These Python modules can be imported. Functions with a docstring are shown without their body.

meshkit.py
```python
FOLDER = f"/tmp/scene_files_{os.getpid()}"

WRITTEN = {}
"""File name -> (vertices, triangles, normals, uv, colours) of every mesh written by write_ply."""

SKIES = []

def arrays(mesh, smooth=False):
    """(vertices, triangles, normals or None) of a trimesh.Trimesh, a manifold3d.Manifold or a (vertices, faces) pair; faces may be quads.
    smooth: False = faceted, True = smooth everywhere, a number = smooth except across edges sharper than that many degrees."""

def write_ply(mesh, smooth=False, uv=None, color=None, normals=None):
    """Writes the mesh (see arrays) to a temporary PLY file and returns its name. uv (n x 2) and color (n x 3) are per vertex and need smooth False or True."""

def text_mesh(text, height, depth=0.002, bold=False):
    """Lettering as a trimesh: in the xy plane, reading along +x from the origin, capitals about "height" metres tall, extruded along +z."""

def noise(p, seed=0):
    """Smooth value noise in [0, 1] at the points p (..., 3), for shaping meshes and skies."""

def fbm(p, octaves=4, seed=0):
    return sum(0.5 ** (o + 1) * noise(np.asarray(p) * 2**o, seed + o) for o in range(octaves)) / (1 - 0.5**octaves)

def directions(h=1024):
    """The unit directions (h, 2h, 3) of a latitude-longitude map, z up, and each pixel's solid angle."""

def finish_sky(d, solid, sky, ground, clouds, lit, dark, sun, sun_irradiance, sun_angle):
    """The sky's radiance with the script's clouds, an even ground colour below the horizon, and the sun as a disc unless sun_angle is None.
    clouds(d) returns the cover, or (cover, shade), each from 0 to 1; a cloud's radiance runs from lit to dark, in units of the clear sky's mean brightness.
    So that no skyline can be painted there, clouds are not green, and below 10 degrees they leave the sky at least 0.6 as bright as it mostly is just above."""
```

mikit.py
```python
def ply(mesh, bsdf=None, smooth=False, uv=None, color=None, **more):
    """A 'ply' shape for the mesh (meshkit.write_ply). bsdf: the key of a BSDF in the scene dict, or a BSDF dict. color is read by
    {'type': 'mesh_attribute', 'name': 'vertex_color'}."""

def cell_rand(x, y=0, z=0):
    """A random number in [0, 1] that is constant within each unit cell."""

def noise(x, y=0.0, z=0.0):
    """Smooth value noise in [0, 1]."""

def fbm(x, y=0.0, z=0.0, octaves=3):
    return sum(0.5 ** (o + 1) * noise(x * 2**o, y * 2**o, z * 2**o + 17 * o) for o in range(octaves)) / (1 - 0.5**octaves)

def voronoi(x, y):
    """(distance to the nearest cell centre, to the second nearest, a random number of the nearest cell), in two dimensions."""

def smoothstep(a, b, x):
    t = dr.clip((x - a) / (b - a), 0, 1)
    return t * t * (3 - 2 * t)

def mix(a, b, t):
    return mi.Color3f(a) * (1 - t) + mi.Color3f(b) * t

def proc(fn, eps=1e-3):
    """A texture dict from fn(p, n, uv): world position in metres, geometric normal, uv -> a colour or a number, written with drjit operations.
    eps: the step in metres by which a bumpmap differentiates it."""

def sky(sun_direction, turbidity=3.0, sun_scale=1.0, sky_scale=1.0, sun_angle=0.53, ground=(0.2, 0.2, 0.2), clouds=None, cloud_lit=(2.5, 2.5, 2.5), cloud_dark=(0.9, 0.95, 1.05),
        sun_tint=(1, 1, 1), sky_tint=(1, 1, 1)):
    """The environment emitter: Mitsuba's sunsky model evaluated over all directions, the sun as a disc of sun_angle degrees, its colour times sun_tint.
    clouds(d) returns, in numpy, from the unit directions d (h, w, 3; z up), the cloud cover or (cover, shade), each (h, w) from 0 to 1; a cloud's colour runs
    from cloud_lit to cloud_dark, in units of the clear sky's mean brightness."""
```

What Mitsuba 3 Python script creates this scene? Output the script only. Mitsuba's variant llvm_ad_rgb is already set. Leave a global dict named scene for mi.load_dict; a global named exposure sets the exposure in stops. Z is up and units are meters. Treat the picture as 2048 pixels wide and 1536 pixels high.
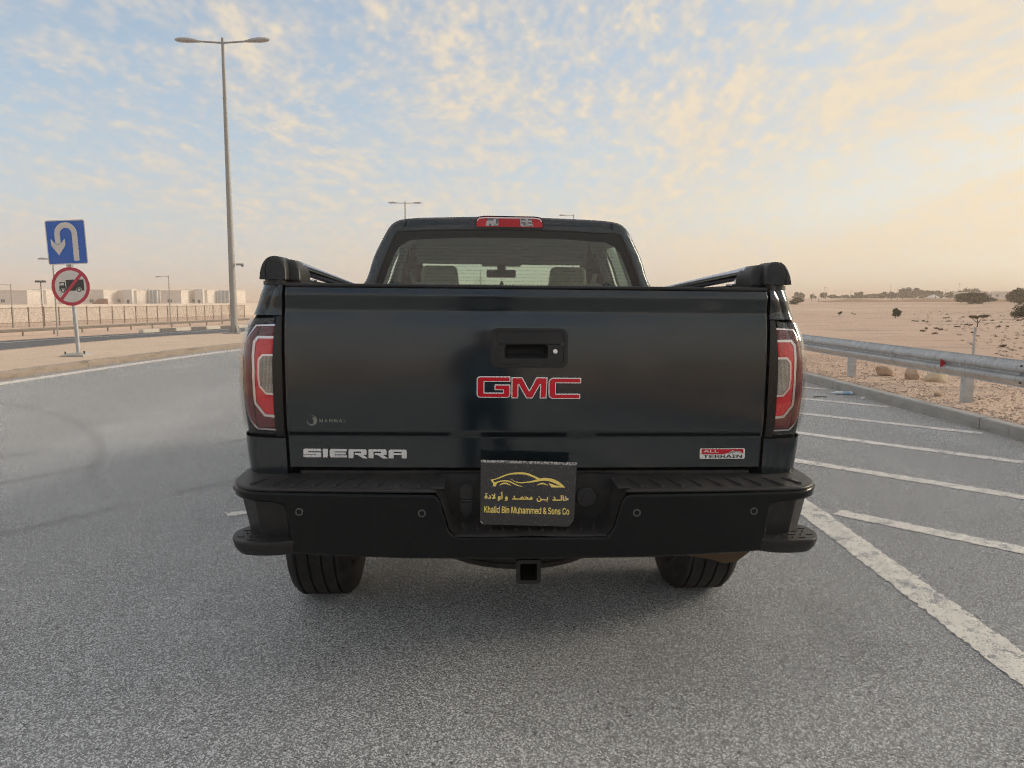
import math
import numpy as np
import drjit as dr
import trimesh
import manifold3d as m3
import shapely
from shapely.geometry import Polygon, LineString, Point, box as sbox
from shapely.ops import unary_union
from shapely import affinity
from scipy.spatial import Delaunay
from scipy.interpolate import CubicSpline
import mitsuba as mi
import mikit
import meshkit
from mikit import noise, fbm, voronoi, cell_rand, smoothstep, mix

T = mi.ScalarTransform4f
rng = np.random.default_rng(7)
scene, labels = {}, {}

# ------------------------------------------------------------------ camera, sky, exposure
CAM_H = 1.43
PITCH = math.atan(168 / 1500)
scene['camera'] = {'type': 'perspective', 'fov': 2 * math.degrees(math.atan(1024 / 1500)), 'fov_axis': 'x', 'near_clip': 0.01, 'far_clip': 9000.0,
                   'to_world': T().look_at(origin=[0, 0, CAM_H], target=[0, math.cos(PITCH), CAM_H - math.sin(PITCH)], up=[0, 0, 1])}
exposure = 5.16
SUN_AZ, SUN_EL = math.radians(70), math.radians(18)
SUN = [math.sin(SUN_AZ) * math.cos(SUN_EL), math.cos(SUN_AZ) * math.cos(SUN_EL), math.sin(SUN_EL)]


def cloud_cover(d):
    """Altocumulus in rows, thinning to milky haze low down; the cover's shade runs from lit (towards the sun) to grey."""
    z = np.maximum(d[..., 2], 0)
    k = 1.0 / (z + 0.10)
    px, py = d[..., 0] * k, d[..., 1] * k

    def n3(fx, fy, o, octaves, seed):
        return meshkit.fbm(np.stack([px * fx, py * fy, z * 0 + o], -1), octaves, seed)

    bend = 0.9 * (n3(0.7, 0.5, 3.1, 3, 5) - 0.5)
    px = px + bend + 0.06 * (n3(4, 4, 1.7, 2, 6) - 0.5)
    rows = n3(3.4, 0.70, 0.7, 4, 11)
    puffs = n3(17.0, 9.5, 9.2, 4, 21)
    fine = n3(46.0, 28.0, 2.2, 3, 31)
    big = n3(0.55, 0.45, 4.0, 3, 41)
    dens = 0.34 * rows + 0.40 * puffs + 0.28 * fine + 0.34 * (big - 0.5) + 0.05
    c = np.clip((dens - 0.37) / 0.30, 0, 1) ** 1.2
    toward = np.clip(d[..., 0] * math.sin(SUN_AZ) + d[..., 1] * math.cos(SUN_AZ), -1, 1)
    warm = np.clip(0.5 + 0.5 * toward, 0, 1) ** 2.0
    low = np.exp(-z / 0.16)
    warm = warm * (0.35 + 0.65 * np.exp(-(z / 0.30) ** 2))
    veil = 0.13 + 0.74 * low + 0.22 * (big - 0.4) + 0.60 * warm ** 1.5 * (1 - low)
    cover = 1 - (1 - 0.90 * c) * (1 - np.clip(veil, 0, 0.95))
    shade = 1.0 - 0.85 * c * (0.45 + 0.55 * warm) * (1 - 0.6 * low) - 0.60 * warm * low ** 0.6 + 0.16 * (1 - warm) * low - (0.55 * (puffs - 0.5) + 0.25 * (fine - 0.5)) * (1 - 0.6 * low) * np.clip((z - 0.01) / 0.10, 0.15, 1)
    shade = np.maximum(shade, 0.34 * (1 - low) * (1 - 0.55 * warm))
    return np.clip(cover, 0, 0.97), np.clip(shade, 0, 1)


scene['sky_light'] = mikit.sky(SUN, turbidity=4.0, sun_scale=0.066, sky_scale=0.206, sun_angle=20.0, clouds=cloud_cover,
                               cloud_lit=(2.00, 1.64, 1.10), cloud_dark=(1.18, 1.15, 1.16), sky_tint=(0.90, 0.93, 0.95), sun_tint=(0.80, 0.95, 1.40), ground=(0.25, 0.2, 0.16))

# ------------------------------------------------------------------ helpers
def numbered(key):
    if not any(k == key or k.startswith(key + '__') for k in scene):
        return key
    n = 1
    while any(k == f'{key}_{n:03d}' or k.startswith(f'{key}_{n:03d}__') for k in scene):
        n += 1
    return f'{key}_{n:03d}'


_count = {}


def fresh(key):
    """key, then key_001, key_002 ... (fast counter for parts)"""
    n = _count.get(key, 0)
    _count[key] = n + 1
    return key if n == 0 else f'{key}_{n:03d}'


def put(key, mesh, bsdf, smooth=30, xf=None, label=None, kind=None, **more):
    key = fresh(key)
    if isinstance(mesh, m3.Manifold):
        mm = mesh.to_mesh()
        mesh = trimesh.Trimesh(mm.vert_properties[:, :3], mm.tri_verts, process=False)
    if xf is not None:
        mesh = mesh.copy()
        mesh.apply_transform(xf)
    scene[key] = mikit.ply(mesh, bsdf, smooth=smooth, **more)
    if label or kind:
        labels[key] = {}
        if label:
            labels[key]['label'] = label
        if kind:
            labels[key]['kind'] = kind
    return key


def thing(name, label, cat, group=None):
    key = fresh(name)
    labels[key] = {'label': label, 'category': cat}
    if group:
        labels[key]['group'] = group
    return key


def cat(*ms):
    return trimesh.util.concatenate([m for m in ms if m is not None])


def grid(P, flip=False):
    P = np.asarray(P, float)
    a, b = P.shape[:2]
    i = np.arange(a * b).reshape(a, b)
    q = np.stack([i[:-1, :-1], i[1:, :-1], i[1:, 1:], i[:-1, 1:]], -1).reshape(-1, 4)
    f = np.vstack([q[:, [0, 1, 2]], q[:, [0, 2, 3]]])
    return trimesh.Trimesh(P.reshape(-1, 3), f[:, ::-1] if flip else f, process=False)


def loft(rings, cap=True):
    """closed rings (n, m, 3) joined into a closed surface"""
    R = np.asarray(rings, float)
    n, m = R.shape[:2]
    i = np.arange(n * m).reshape(n, m)
    j = np.roll(i, -1, axis=1)
    q = np.stack([i[:-1], j[:-1], j[1:], i[1:]], -1).reshape(-1, 4)
    f = [q[:, [0, 1, 2]], q[:, [0, 2, 3]]]
    V = R.reshape(-1, 3)
    if cap:
        V = np.vstack([V, R[0].mean(0), R[-1].mean(0)])
        k = n * m
        f.append(np.stack([j[0], i[0], np.full(m, k)], 1))
        f.append(np.stack([i[-1], j[-1], np.full(m, k + 1)], 1))
    t = trimesh.Trimesh(V, np.vstack(f), process=False)
    if cap and t.volume < 0:
        t.invert()
    return t


def box(x0, x1, y0, y1, z0, z1):
    m = trimesh.creation.box([x1 - x0, y1 - y0, z1 - z0])
    m.apply_translation([(x0 + x1) / 2, (y0 + y1) / 2, (z0 + z1) / 2])
    return m


def man(mesh):
    return m3.Manifold(m3.Mesh(np.asarray(mesh.vertices, np.float32), np.asarray(mesh.faces, np.uint32)))


def mesh_of(M):
    mm = M.to_mesh()
    return trimesh.Trimesh(mm.vert_properties[:, :3], mm.tri_verts, process=False)


def rbox(x0, x1, y0, y1, z0, z1, r=0.01, seg=12):
    r = min(r, (x1 - x0) / 2.001, (y1 - y0) / 2.001, (z1 - z0) / 2.001)
    s = m3.Manifold.sphere(r, seg)
    return mesh_of(m3.Manifold.batch_hull([s.translate((x, y, z)) for x in (x0 + r, x1 - r) for y in (y0 + r, y1 - r) for z in (z0 + r, z1 - r)]))


def hull(points):
    return trimesh.convex.convex_hull(np.asarray(points, float))


def tube(pts, r, n=10, cap=True):
    p = np.asarray(pts, float)
    r = np.broadcast_to(np.asarray(r, float), len(p))
    t = np.gradient(p, axis=0)
    t /= np.linalg.norm(t, axis=1, keepdims=True) + 1e-12
    ref = np.array([0, 0, 1.0]) if abs(t[0, 2]) < 0.8 else np.array([1.0, 0, 0])
    a = np.cross(t, ref)
    a /= np.linalg.norm(a, axis=1, keepdims=True)
    b = np.cross(t, a)
    w = np.arange(n) * 2 * np.pi / n
    rings = p[:, None] + r[:, None, None] * (np.cos(w)[None, :, None] * a[:, None] + np.sin(w)[None, :, None] * b[:, None])
    return loft(rings, cap)


def lathe(profile, n=48):
    """profile (k, 2) of (radius, height) turned about z; closed if it ends on the axis"""
    p = np.asarray(profile, float)
    w = np.arange(n + 1) * 2 * np.pi / n
    P = np.stack([p[:, None, 0] * np.cos(w), p[:, None, 0] * np.sin(w), np.broadcast_to(p[:, None, 1], (len(p), n + 1))], -1)
    m = grid(P)
    m.merge_vertices()
    m.update_faces(m.nondegenerate_faces())
    return m


def extr(poly, y0, y1):
    """shapely polygon(s) in (x, z), extruded along y"""
    ms = [trimesh.creation.extrude_polygon(g, abs(y1 - y0), engine='earcut') for g in getattr(poly, 'geoms', [poly]) if g.area > 1e-12]
    m = cat(*ms)
    v = np.array(m.vertices)
    m.vertices = np.stack([v[:, 0], max(y0, y1) - v[:, 2], v[:, 1]], 1)
    return m


def extz(poly, z0, z1):
    """shapely polygon(s) in (x, y), extruded up"""
    m = cat(*[trimesh.creation.extrude_polygon(g, z1 - z0, engine='earcut') for g in getattr(poly, 'geoms', [poly]) if g.area > 1e-12])
    m.apply_translation([0, 0, z0])
    return m


def points_in(poly, h):
    b = shapely.segmentize(poly, h)
    pts = [np.array(b.exterior.coords)[:-1]] + [np.array(r.coords)[:-1] for r in b.interiors]
    x0, y0, x1, y1 = poly.bounds
    gx, gy = np.meshgrid(np.arange(x0 + h / 2, x1, h), np.arange(y0 + h / 2, y1, h))
    inner = poly.buffer(-h * 0.45)
    g = np.stack([gx.ravel(), gy.ravel()], 1)
    g = g[shapely.contains_xy(inner, g[:, 0], g[:, 1])]
    return np.vstack(pts + [g])


def patch(poly, fn, h, flip=False):
    """2-D polygon meshed at spacing h and carried to 3-D by fn(a, b)"""
    out = []
    for g in getattr(poly, 'geoms', [poly]):
        p = points_in(g, h)
        p = np.unique(np.round(p, 7), axis=0)
        f = Delaunay(p).simplices
        c = p[f].mean(1)
        e1, e2 = p[f[:, 1]] - p[f[:, 0]], p[f[:, 2]] - p[f[:, 0]]
        area = e1[:, 0] * e2[:, 1] - e1[:, 1] * e2[:, 0]
        f = np.where((area < 0)[:, None], f[:, ::-1], f)
        f = f[shapely.contains_xy(g, c[:, 0], c[:, 1]) & (np.abs(area) > 1e-12)]
        out.append(trimesh.Trimesh(fn(p[:, 0], p[:, 1]), f[:, ::-1] if flip else f, process=False))
    return cat(*out)


def mirror(m):
    m = m.copy()
    m.vertices = np.array(m.vertices) * [-1, 1, 1]
    m.invert()
    return m


def rrect(x0, y0, x1, y1, r, res=6):
    return sbox(x0 + r, y0 + r, x1 - r, y1 - r).buffer(r, quad_segs=res)


def spline(pts, n=40):
    p = np.asarray(pts, float)
    t = np.concatenate([[0], np.cumsum(np.linalg.norm(np.diff(p, axis=0), axis=1))])
    return CubicSpline(t, p)(np.linspace(0, t[-1], n))


def stroke(pts, widths, n=50):
    q = spline(np.column_stack([pts, widths]), n)
    c, w = q[:, :2], np.maximum(q[:, 2:], 0.5) / 2
    t = np.gradient(c, axis=0)
    t /= np.linalg.norm(t, axis=1, keepdims=True)
    nn = np.stack([-t[:, 1], t[:, 0]], 1)
    return Polygon(np.vstack([c + nn * w, (c - nn * w)[::-1]])).buffer(0)


def seg(d, n=None):
    return np.asarray(d, float)


def move(m, x=0, y=0, z=0, rz=0, s=1.0):
    m = m.copy()
    M = np.eye(4)
    c, q = math.cos(rz), math.sin(rz)
    M[:2, :2] = [[c, -q], [q, c]]
    M[:3, :3] *= s
    M[:3, 3] = [x, y, z]
    m.apply_transform(M)
    return m


def align(m, p0, p1):
    """a mesh built along +z from the origin, moved so that it runs from p0 towards p1"""
    d = np.asarray(p1, float) - p0
    M = trimesh.geometry.align_vectors([0, 0, 1], d / np.linalg.norm(d))
    M[:3, 3] = p0
    m = m.copy()
    m.apply_transform(M)
    return m


# ------------------------------------------------------------------ materials
def col(*c):
    return {'type': 'rgb', 'value': list(c)}


def pr(c, rough=0.5, metal=0.0, spec=0.5, two=True, **k):
    b = {'type': 'principled', 'base_color': col(*c) if isinstance(c, tuple) else c, 'roughness': rough, 'metallic': metal, 'specular': spec, **k}
    return {'type': 'twosided', 'bsdf': b} if two else b


def bump(inner, tex, scale):
    return {'type': 'twosided', 'bsdf': {'type': 'bumpmap', 'arbitrary': tex, 'scale': scale, 'bsdf': inner}}


def dusty(c, dust=(0.32, 0.27, 0.21), amount=0.25, scale=14.0):
    """a colour with a thin uneven film of road dust, thicker low down and on faces that look up"""
    def fn(p, n, uv):
        f = fbm(p.x * scale, p.y * scale, p.z * scale, 3)
        g = fbm(p.x * scale * 9, p.y * scale * 9, p.z * scale * 9, 2)
        up = dr.clip(n.z, 0, 1)
        a = amount * (0.25 + 0.9 * smoothstep(0.35, 0.75, f) + 0.5 * up) * (0.6 + 0.8 * g)
        return mix(c, dust, dr.clip(a, 0, 1))
    return mikit.proc(fn)


ARC_X, ARC_Y, ARC_R = -11.68, 2.745, 8.862


def fleck(p, k=1.0):
    """the asphalt's stones: (random number of the stone, distance from its middle)"""
    a, b, c = voronoi(p.x * 180 * k, p.y * 180 * k)
    return c, a, b


def asphalt_colour(p):
    c, a, b = fleck(p)
    c2, a2, _ = fleck(p, 0.55)
    big = fbm(p.x * 0.35, p.y * 0.35, 3.0, 4)
    mid = fbm(p.x * 2.6, p.y * 1.7, 7.0, 3)
    tone = 0.235 + 0.66 * c * c + 0.05 * (c2 - 0.5) + 0.075 * (big - 0.5) + 0.045 * (mid - 0.5)
    gap = smoothstep(0.0, 0.22, b - a)
    tone = tone * (0.48 + 0.52 * gap)
    tone = dr.select(c2 < 0.008, tone * 0.45, tone)
    pale = (c > 0.988) & (c2 > 0.4)
    tone = dr.select(pale, 0.42 + 0.2 * c2, tone)
    # tyre streaks swung across the open lane, old oil drips, a paler worn wheel path
    wob = 0.05 * (fbm(p.x * 1.1, p.y * 1.1, 1.0, 2) - 0.5)
    d = 0.833 * p.x - 0.553 * p.y + wob
    for at_, wid, amt in ((-6.53, 0.085, 0.24), (-7.62, 0.08, 0.17), (-5.09, 0.085, 0.23), (-8.75, 0.09, 0.16), (-3.4, 0.07, 0.10)):
        tone = tone * (1 - amt * smoothstep(wid, wid * 0.25, dr.abs(d - at_)) * smoothstep(0.28, 0.55, mid) * smoothstep(-1.2, -2.0, p.x))
    r = dr.sqrt(dr.square(p.x - ARC_X) + dr.square(p.y - ARC_Y)) + wob
    tone = tone * (1 - 0.17 * smoothstep(0.09, 0.02, dr.abs(r - ARC_R)) * smoothstep(5.4, 6.4, p.y) * smoothstep(-2.0, -3.0, p.x))
    oil = smoothstep(0.70, 0.80, fbm(p.x * 2.1, p.y * 2.1, 21.0, 3)) * smoothstep(2.6, 1.4, dr.abs(p.x))
    tone = tone * (1 - 0.09 * oil)
    tone = tone * (1 + 0.10 * smoothstep(0.45, 0.7, fbm(p.x * 0.9 + p.y * 0.1, p.y * 0.12, 13.0, 3)))
    # sand blown into the gutters
    sand = smoothstep(-8.2, -8.9, p.x - 0.10 * (p.y - 12.8) * smoothstep(12, 17, p.y)) * 0.55 + smoothstep(4.5, 5.2, p.x) * 0.35
    sand = sand * smoothstep(0.25, 0.75, fbm(p.x * 5, p.y * 3, 2.0, 3))
    base = mi.Color3f(tone * 0.985, tone * 1.0, tone * 1.005)
    return mix(base, (0.40, 0.32, 0.24), sand)


def marking_colour(p):
    wear = fbm(p.x * 16, p.y * 16, 4.0, 5)
    crack = voronoi(p.x * 6.5 + 0.7 * fbm(p.x * 20, p.y * 20), p.y * 6.5)
    gone = smoothstep(0.67, 0.72, wear) + smoothstep(0.035, 0.012, crack[1] - crack[0]) * smoothstep(0.42, 0.52, wear)
    c, a, b = fleck(p)
    pits = dr.select((c < 0.09) | ((c < 0.26) & (wear > 0.5)), 0.9, 0.0)
    gone = dr.clip(gone + pits, 0, 1)
    tone = 0.74 + 0.18 * (fbm(p.x * 30, p.y * 30, 1.0, 3) - 0.5) + 0.06 * (c - 0.5)
    return mix(mi.Color3f(tone, tone * 0.955, tone * 0.87), asphalt_colour(p), gone)


scene['asphalt'] = bump(pr(mikit.proc(lambda p, n, uv: asphalt_colour(p)), 0.62, spec=0.45, two=False),
                        mikit.proc(lambda p, n, uv: dr.minimum(fleck(p)[1], 0.8) * -1.0 + 0.5 * fleck(p)[0], 1.5e-3), 0.0045)
scene['marking'] = bump(pr(mikit.proc(lambda p, n, uv: marking_colour(p)), 0.6, spec=0.4, two=False),
                        mikit.proc(lambda p, n, uv: dr.minimum(fleck(p)[1], 0.8) * -1.0, 1.5e-3), 0.0018)


def sand_fn(p, n, uv):
    big = fbm(p.x * 0.035, p.y * 0.05, 1.0, 4)
    mid = fbm(p.x * 0.5, p.y * 0.9, 5.0, 4)
    fine = fbm(p.x * 14, p.y * 14, 2.0, 3)
    c, a, b = fleck(p, 0.25)
    base = mix((0.56, 0.405, 0.30), (0.63, 0.47, 0.355), smoothstep(0.3, 0.7, big))
    base = mix(base, (0.40, 0.30, 0.235), 0.55 * smoothstep(0.52, 0.72, mid))
    near = smoothstep(40.0, 8.0, dr.abs(p.y) + dr.abs(p.x))
    base = base * (0.86 + 0.28 * fine)
    grit = dr.select(c > 0.86, 1.25, dr.select(c < 0.16, 0.62, 1.0))
    base = base * (1 + near * (grit - 1))
    # vehicle tracks running across the plain
    tr = dr.abs(dr.sin(p.y * 0.42 + 0.10 * p.x + 2.2 * fbm(p.x * 0.05, p.y * 0.05, 8.0, 2)))
    return base * (1 - 0.16 * smoothstep(0.10, 0.02, tr) * smoothstep(14, 26, p.y))


scene['sand'] = bump(pr(mikit.proc(sand_fn), 0.9, spec=0.2, two=False), mikit.proc(lambda p, n, uv: fbm(p.x * 11, p.y * 11, 0.0, 4), 6e-3), 0.03)


def paver_fn(p, n, uv):
    row = dr.floor(p.y / 0.105)
    gx = p.x / 0.21 + 0.5 * (row - 2 * dr.floor(row / 2))
    c = cell_rand(dr.floor(gx), row, 5)
    fx, fy = gx - dr.floor(gx), p.y / 0.105 - row
    joint = dr.maximum(smoothstep(0.04, 0.0, fx) , smoothstep(0.08, 0.0, fy))
    f = fbm(p.x * 1.1, p.y * 1.1, 0.0, 3)
    base = mix((0.47, 0.365, 0.275), (0.57, 0.455, 0.35), 0.5 * c + 0.5 * f)
    return mix(base, (0.34, 0.25, 0.18), 0.6 * joint)


scene['paver'] = pr(mikit.proc(paver_fn), 0.85, spec=0.25)


def concrete(c1, c2, s=6.0):
    def fn(p, n, uv):
        f = fbm(p.x * s, p.y * s, p.z * s, 4)
        g = fbm(p.x * 60, p.y * 60, p.z * 60, 2)
        stain = smoothstep(0.5, 0.8, fbm(p.x * 2.2, p.y * 2.2, p.z * 9, 3))
        return mix(c1, c2, f) * (0.86 + 0.28 * g) * (1 - 0.25 * stain)
    return mikit.proc(fn)


scene['kerb_sand'] = pr(concrete((0.29, 0.24, 0.195), (0.39, 0.325, 0.27)), 0.85, spec=0.25)
scene['kerb_grey'] = bump(pr(concrete((0.30, 0.29, 0.275), (0.42, 0.41, 0.385)), 0.85, spec=0.25, two=False), mikit.proc(lambda p, n, uv: fbm(p.x * 70, p.y * 70, p.z * 70, 2), 2e-3), 0.002)
scene['concrete'] = pr(concrete((0.38, 0.36, 0.33), (0.50, 0.47, 0.43)), 0.85, spec=0.25)


def steel_fn(p, n, uv):
    f = fbm(p.x * 7, p.y * 3, p.z * 7, 3)
    sp = voronoi(p.y * 26 + p.x * 9, p.z * 26)
    streak = fbm(p.y * 40, p.z * 1.5, p.x * 3, 2)
    return mix((0.40, 0.415, 0.43), (0.53, 0.545, 0.55), f) * (0.9 + 0.2 * sp[2]) * (1 - 0.22 * smoothstep(0.55, 0.8, streak))


scene['galvanised'] = pr(mikit.proc(steel_fn), 0.52, metal=0.35, spec=0.5)
scene['lamp_grey'] = pr(dusty((0.34, 0.345, 0.34), amount=0.3, scale=3.0), 0.55, metal=0.2)
scene['fence_brown'] = pr((0.22, 0.155, 0.115), 0.7)
scene['villa_wall'] = pr(concrete((0.74, 0.68, 0.61), (0.82, 0.76, 0.69), 0.5), 0.9, spec=0.2)
scene['wall_cream'] = pr(concrete((0.66, 0.59, 0.51), (0.75, 0.68, 0.60), 0.4), 0.9, spec=0.2)
scene['window_dark'] = pr((0.10, 0.12, 0.14), 0.15)
scene['window_frame'] = pr((0.62, 0.60, 0.56), 0.5)
scene['roof_brown'] = pr((0.24, 0.12, 0.075), 0.8)
scene['blue_panel'] = pr((0.40, 0.47, 0.50), 0.35)
scene['kerb_black'] = pr((0.15, 0.14, 0.13), 0.7)
scene['kerb_white'] = pr((0.62, 0.58, 0.50), 0.7)

scene['sign_blue'] = pr(dusty((0.012, 0.12, 0.52), amount=0.05, scale=6), 0.35)
scene['sign_white'] = pr(dusty((0.68, 0.66, 0.63), amount=0.10, scale=6), 0.4)
scene['sign_red'] = pr((0.50, 0.035, 0.075), 0.35)
scene['sign_black'] = pr((0.025, 0.03, 0.032), 0.4)


def rock_fn(p, n, uv):
    f = fbm(p.x * 12, p.y * 12, p.z * 12, 4)
    v = fbm(p.x * 40, p.y * 40, p.z * 40, 2)
    return mix((0.36, 0.25, 0.18), (0.62, 0.49, 0.37), f) * (0.8 + 0.4 * v)


scene['rock_brown'] = pr(mikit.proc(rock_fn), 0.9, spec=0.2)
scene['rock_pale'] = pr(mikit.proc(lambda p, n, uv: mix((0.52, 0.43, 0.31), (0.72, 0.64, 0.48), fbm(p.x * 10, p.y * 10, p.z * 10, 4))), 0.9, spec=0.2)
scene['pebble'] = pr(mikit.proc(lambda p, n, uv: mix((0.31, 0.23, 0.175), (0.58, 0.46, 0.37), cell_rand(p.x * 22, p.y * 22, 3))), 0.9, spec=0.2)


def leaf(c1, c2, s):
    return {'type': 'twosided', 'bsdf': {'type': 'diffuse', 'reflectance': mikit.proc(lambda p, n, uv: mix(c1, c2, cell_rand(p.x * s, p.y * s, p.z * s)))}}


scene['scrub_leaf'] = leaf((0.060, 0.062, 0.034), (0.13, 0.115, 0.07), 9)
scene['tree_leaf'] = leaf((0.045, 0.055, 0.034), (0.10, 0.11, 0.07), 0.9)
scene['dry_leaf'] = leaf((0.11, 0.095, 0.055), (0.20, 0.17, 0.10), 7)
scene['twig'] = pr((0.16, 0.11, 0.075), 0.9)

# truck
scene['body_paint'] = {'type': 'blendbsdf', 'weight': 0.11,
    'a': {'type': 'twosided', 'bsdf': {'type': 'roughplastic', 'alpha': 0.012, 'int_ior': 1.72, 'diffuse_reflectance': mikit.proc(
        lambda p, n, uv: mix((0.0038, 0.0076, 0.0102), (0.018, 0.020, 0.021), dr.clip(0.30 * smoothstep(0.40, 0.8, fbm(p.x * 5, p.y * 5, p.z * 9, 4)) + 0.18 * smoothstep(1.05, 0.75, p.z), 0, 1)))}},
    'b': {'type': 'twosided', 'bsdf': {'type': 'roughconductor', 'alpha': 0.22, 'specular_reflectance': col(0.035, 0.070, 0.100)}}}
scene['bumper_paint'] = pr(dusty((0.0022, 0.0038, 0.0050), dust=(0.20, 0.19, 0.18), amount=0.006, scale=9), 0.18, spec=0.27)
scene['black_plastic'] = bump(pr(dusty((0.012, 0.012, 0.013), dust=(0.24, 0.23, 0.22), amount=0.03, scale=11), 0.46, spec=0.42, two=False), mikit.proc(lambda p, n, uv: noise(p.x * 900, p.y * 900, p.z * 900), 4e-4), 0.00012)
scene['dusty_plastic'] = bump(pr(dusty((0.014, 0.0135, 0.014), dust=(0.24, 0.225, 0.21), amount=0.055, scale=8), 0.46, spec=0.45, two=False), mikit.proc(lambda p, n, uv: noise(p.x * 900, p.y * 900, p.z * 900), 4e-4), 0.00014)
scene['gloss_black'] = {'type': 'twosided', 'bsdf': {'type': 'roughplastic', 'alpha': 0.03, 'diffuse_reflectance': col(0.008, 0.009, 0.010)}}
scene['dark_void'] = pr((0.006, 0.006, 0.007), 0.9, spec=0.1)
scene['underbody'] = pr((0.012, 0.011, 0.010), 0.8, spec=0.2)
scene['brown_dust'] = pr((0.11, 0.075, 0.05), 0.9, spec=0.1)
scene['rubber'] = pr(dusty((0.016, 0.016, 0.017), amount=0.05, scale=9), 0.75, spec=0.3)
scene['chrome'] = {'type': 'twosided', 'bsdf': {'type': 'roughconductor', 'material': 'Cr', 'alpha': 0.07}}
scene['satin_silver'] = {'type': 'twosided', 'bsdf': {'type': 'roughconductor', 'material': 'Al', 'alpha': 0.32, 'specular_reflectance': col(0.92, 0.91, 0.90)}}
scene['alloy'] = pr((0.35, 0.35, 0.36), 0.3, metal=0.8)
scene['emblem_red'] = {'type': 'twosided', 'bsdf': {'type': 'roughplastic', 'alpha': 0.05, 'diffuse_reflectance': col(0.62, 0.006, 0.022)}}


def ribs(freq, amp):
    return mikit.proc(lambda p, n, uv: dr.sin(p.x * freq), 3e-4), amp


scene['lens_red'] = {'type': 'twosided', 'bsdf': {'type': 'roughplastic', 'alpha': 0.05, 'diffuse_reflectance': mikit.proc(
    lambda p, n, uv: mix((0.60, 0.008, 0.020), (0.78, 0.030, 0.045), cell_rand(p.x * 260, p.z * 260, 1)))}}
scene['lens_maroon'] = {'type': 'twosided', 'bsdf': {'type': 'roughplastic', 'alpha': 0.03, 'diffuse_reflectance': mikit.proc(
    lambda p, n, uv: mix((0.10, 0.008, 0.014), (0.16, 0.016, 0.022), 0.5 + 0.5 * dr.sin(p.z * 900)))}}
scene['lens_smoke'] = {'type': 'twosided', 'bsdf': {'type': 'roughplastic', 'alpha': 0.02, 'int_ior': 1.6, 'diffuse_reflectance': col(0.065, 0.055, 0.048)}}
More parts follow.
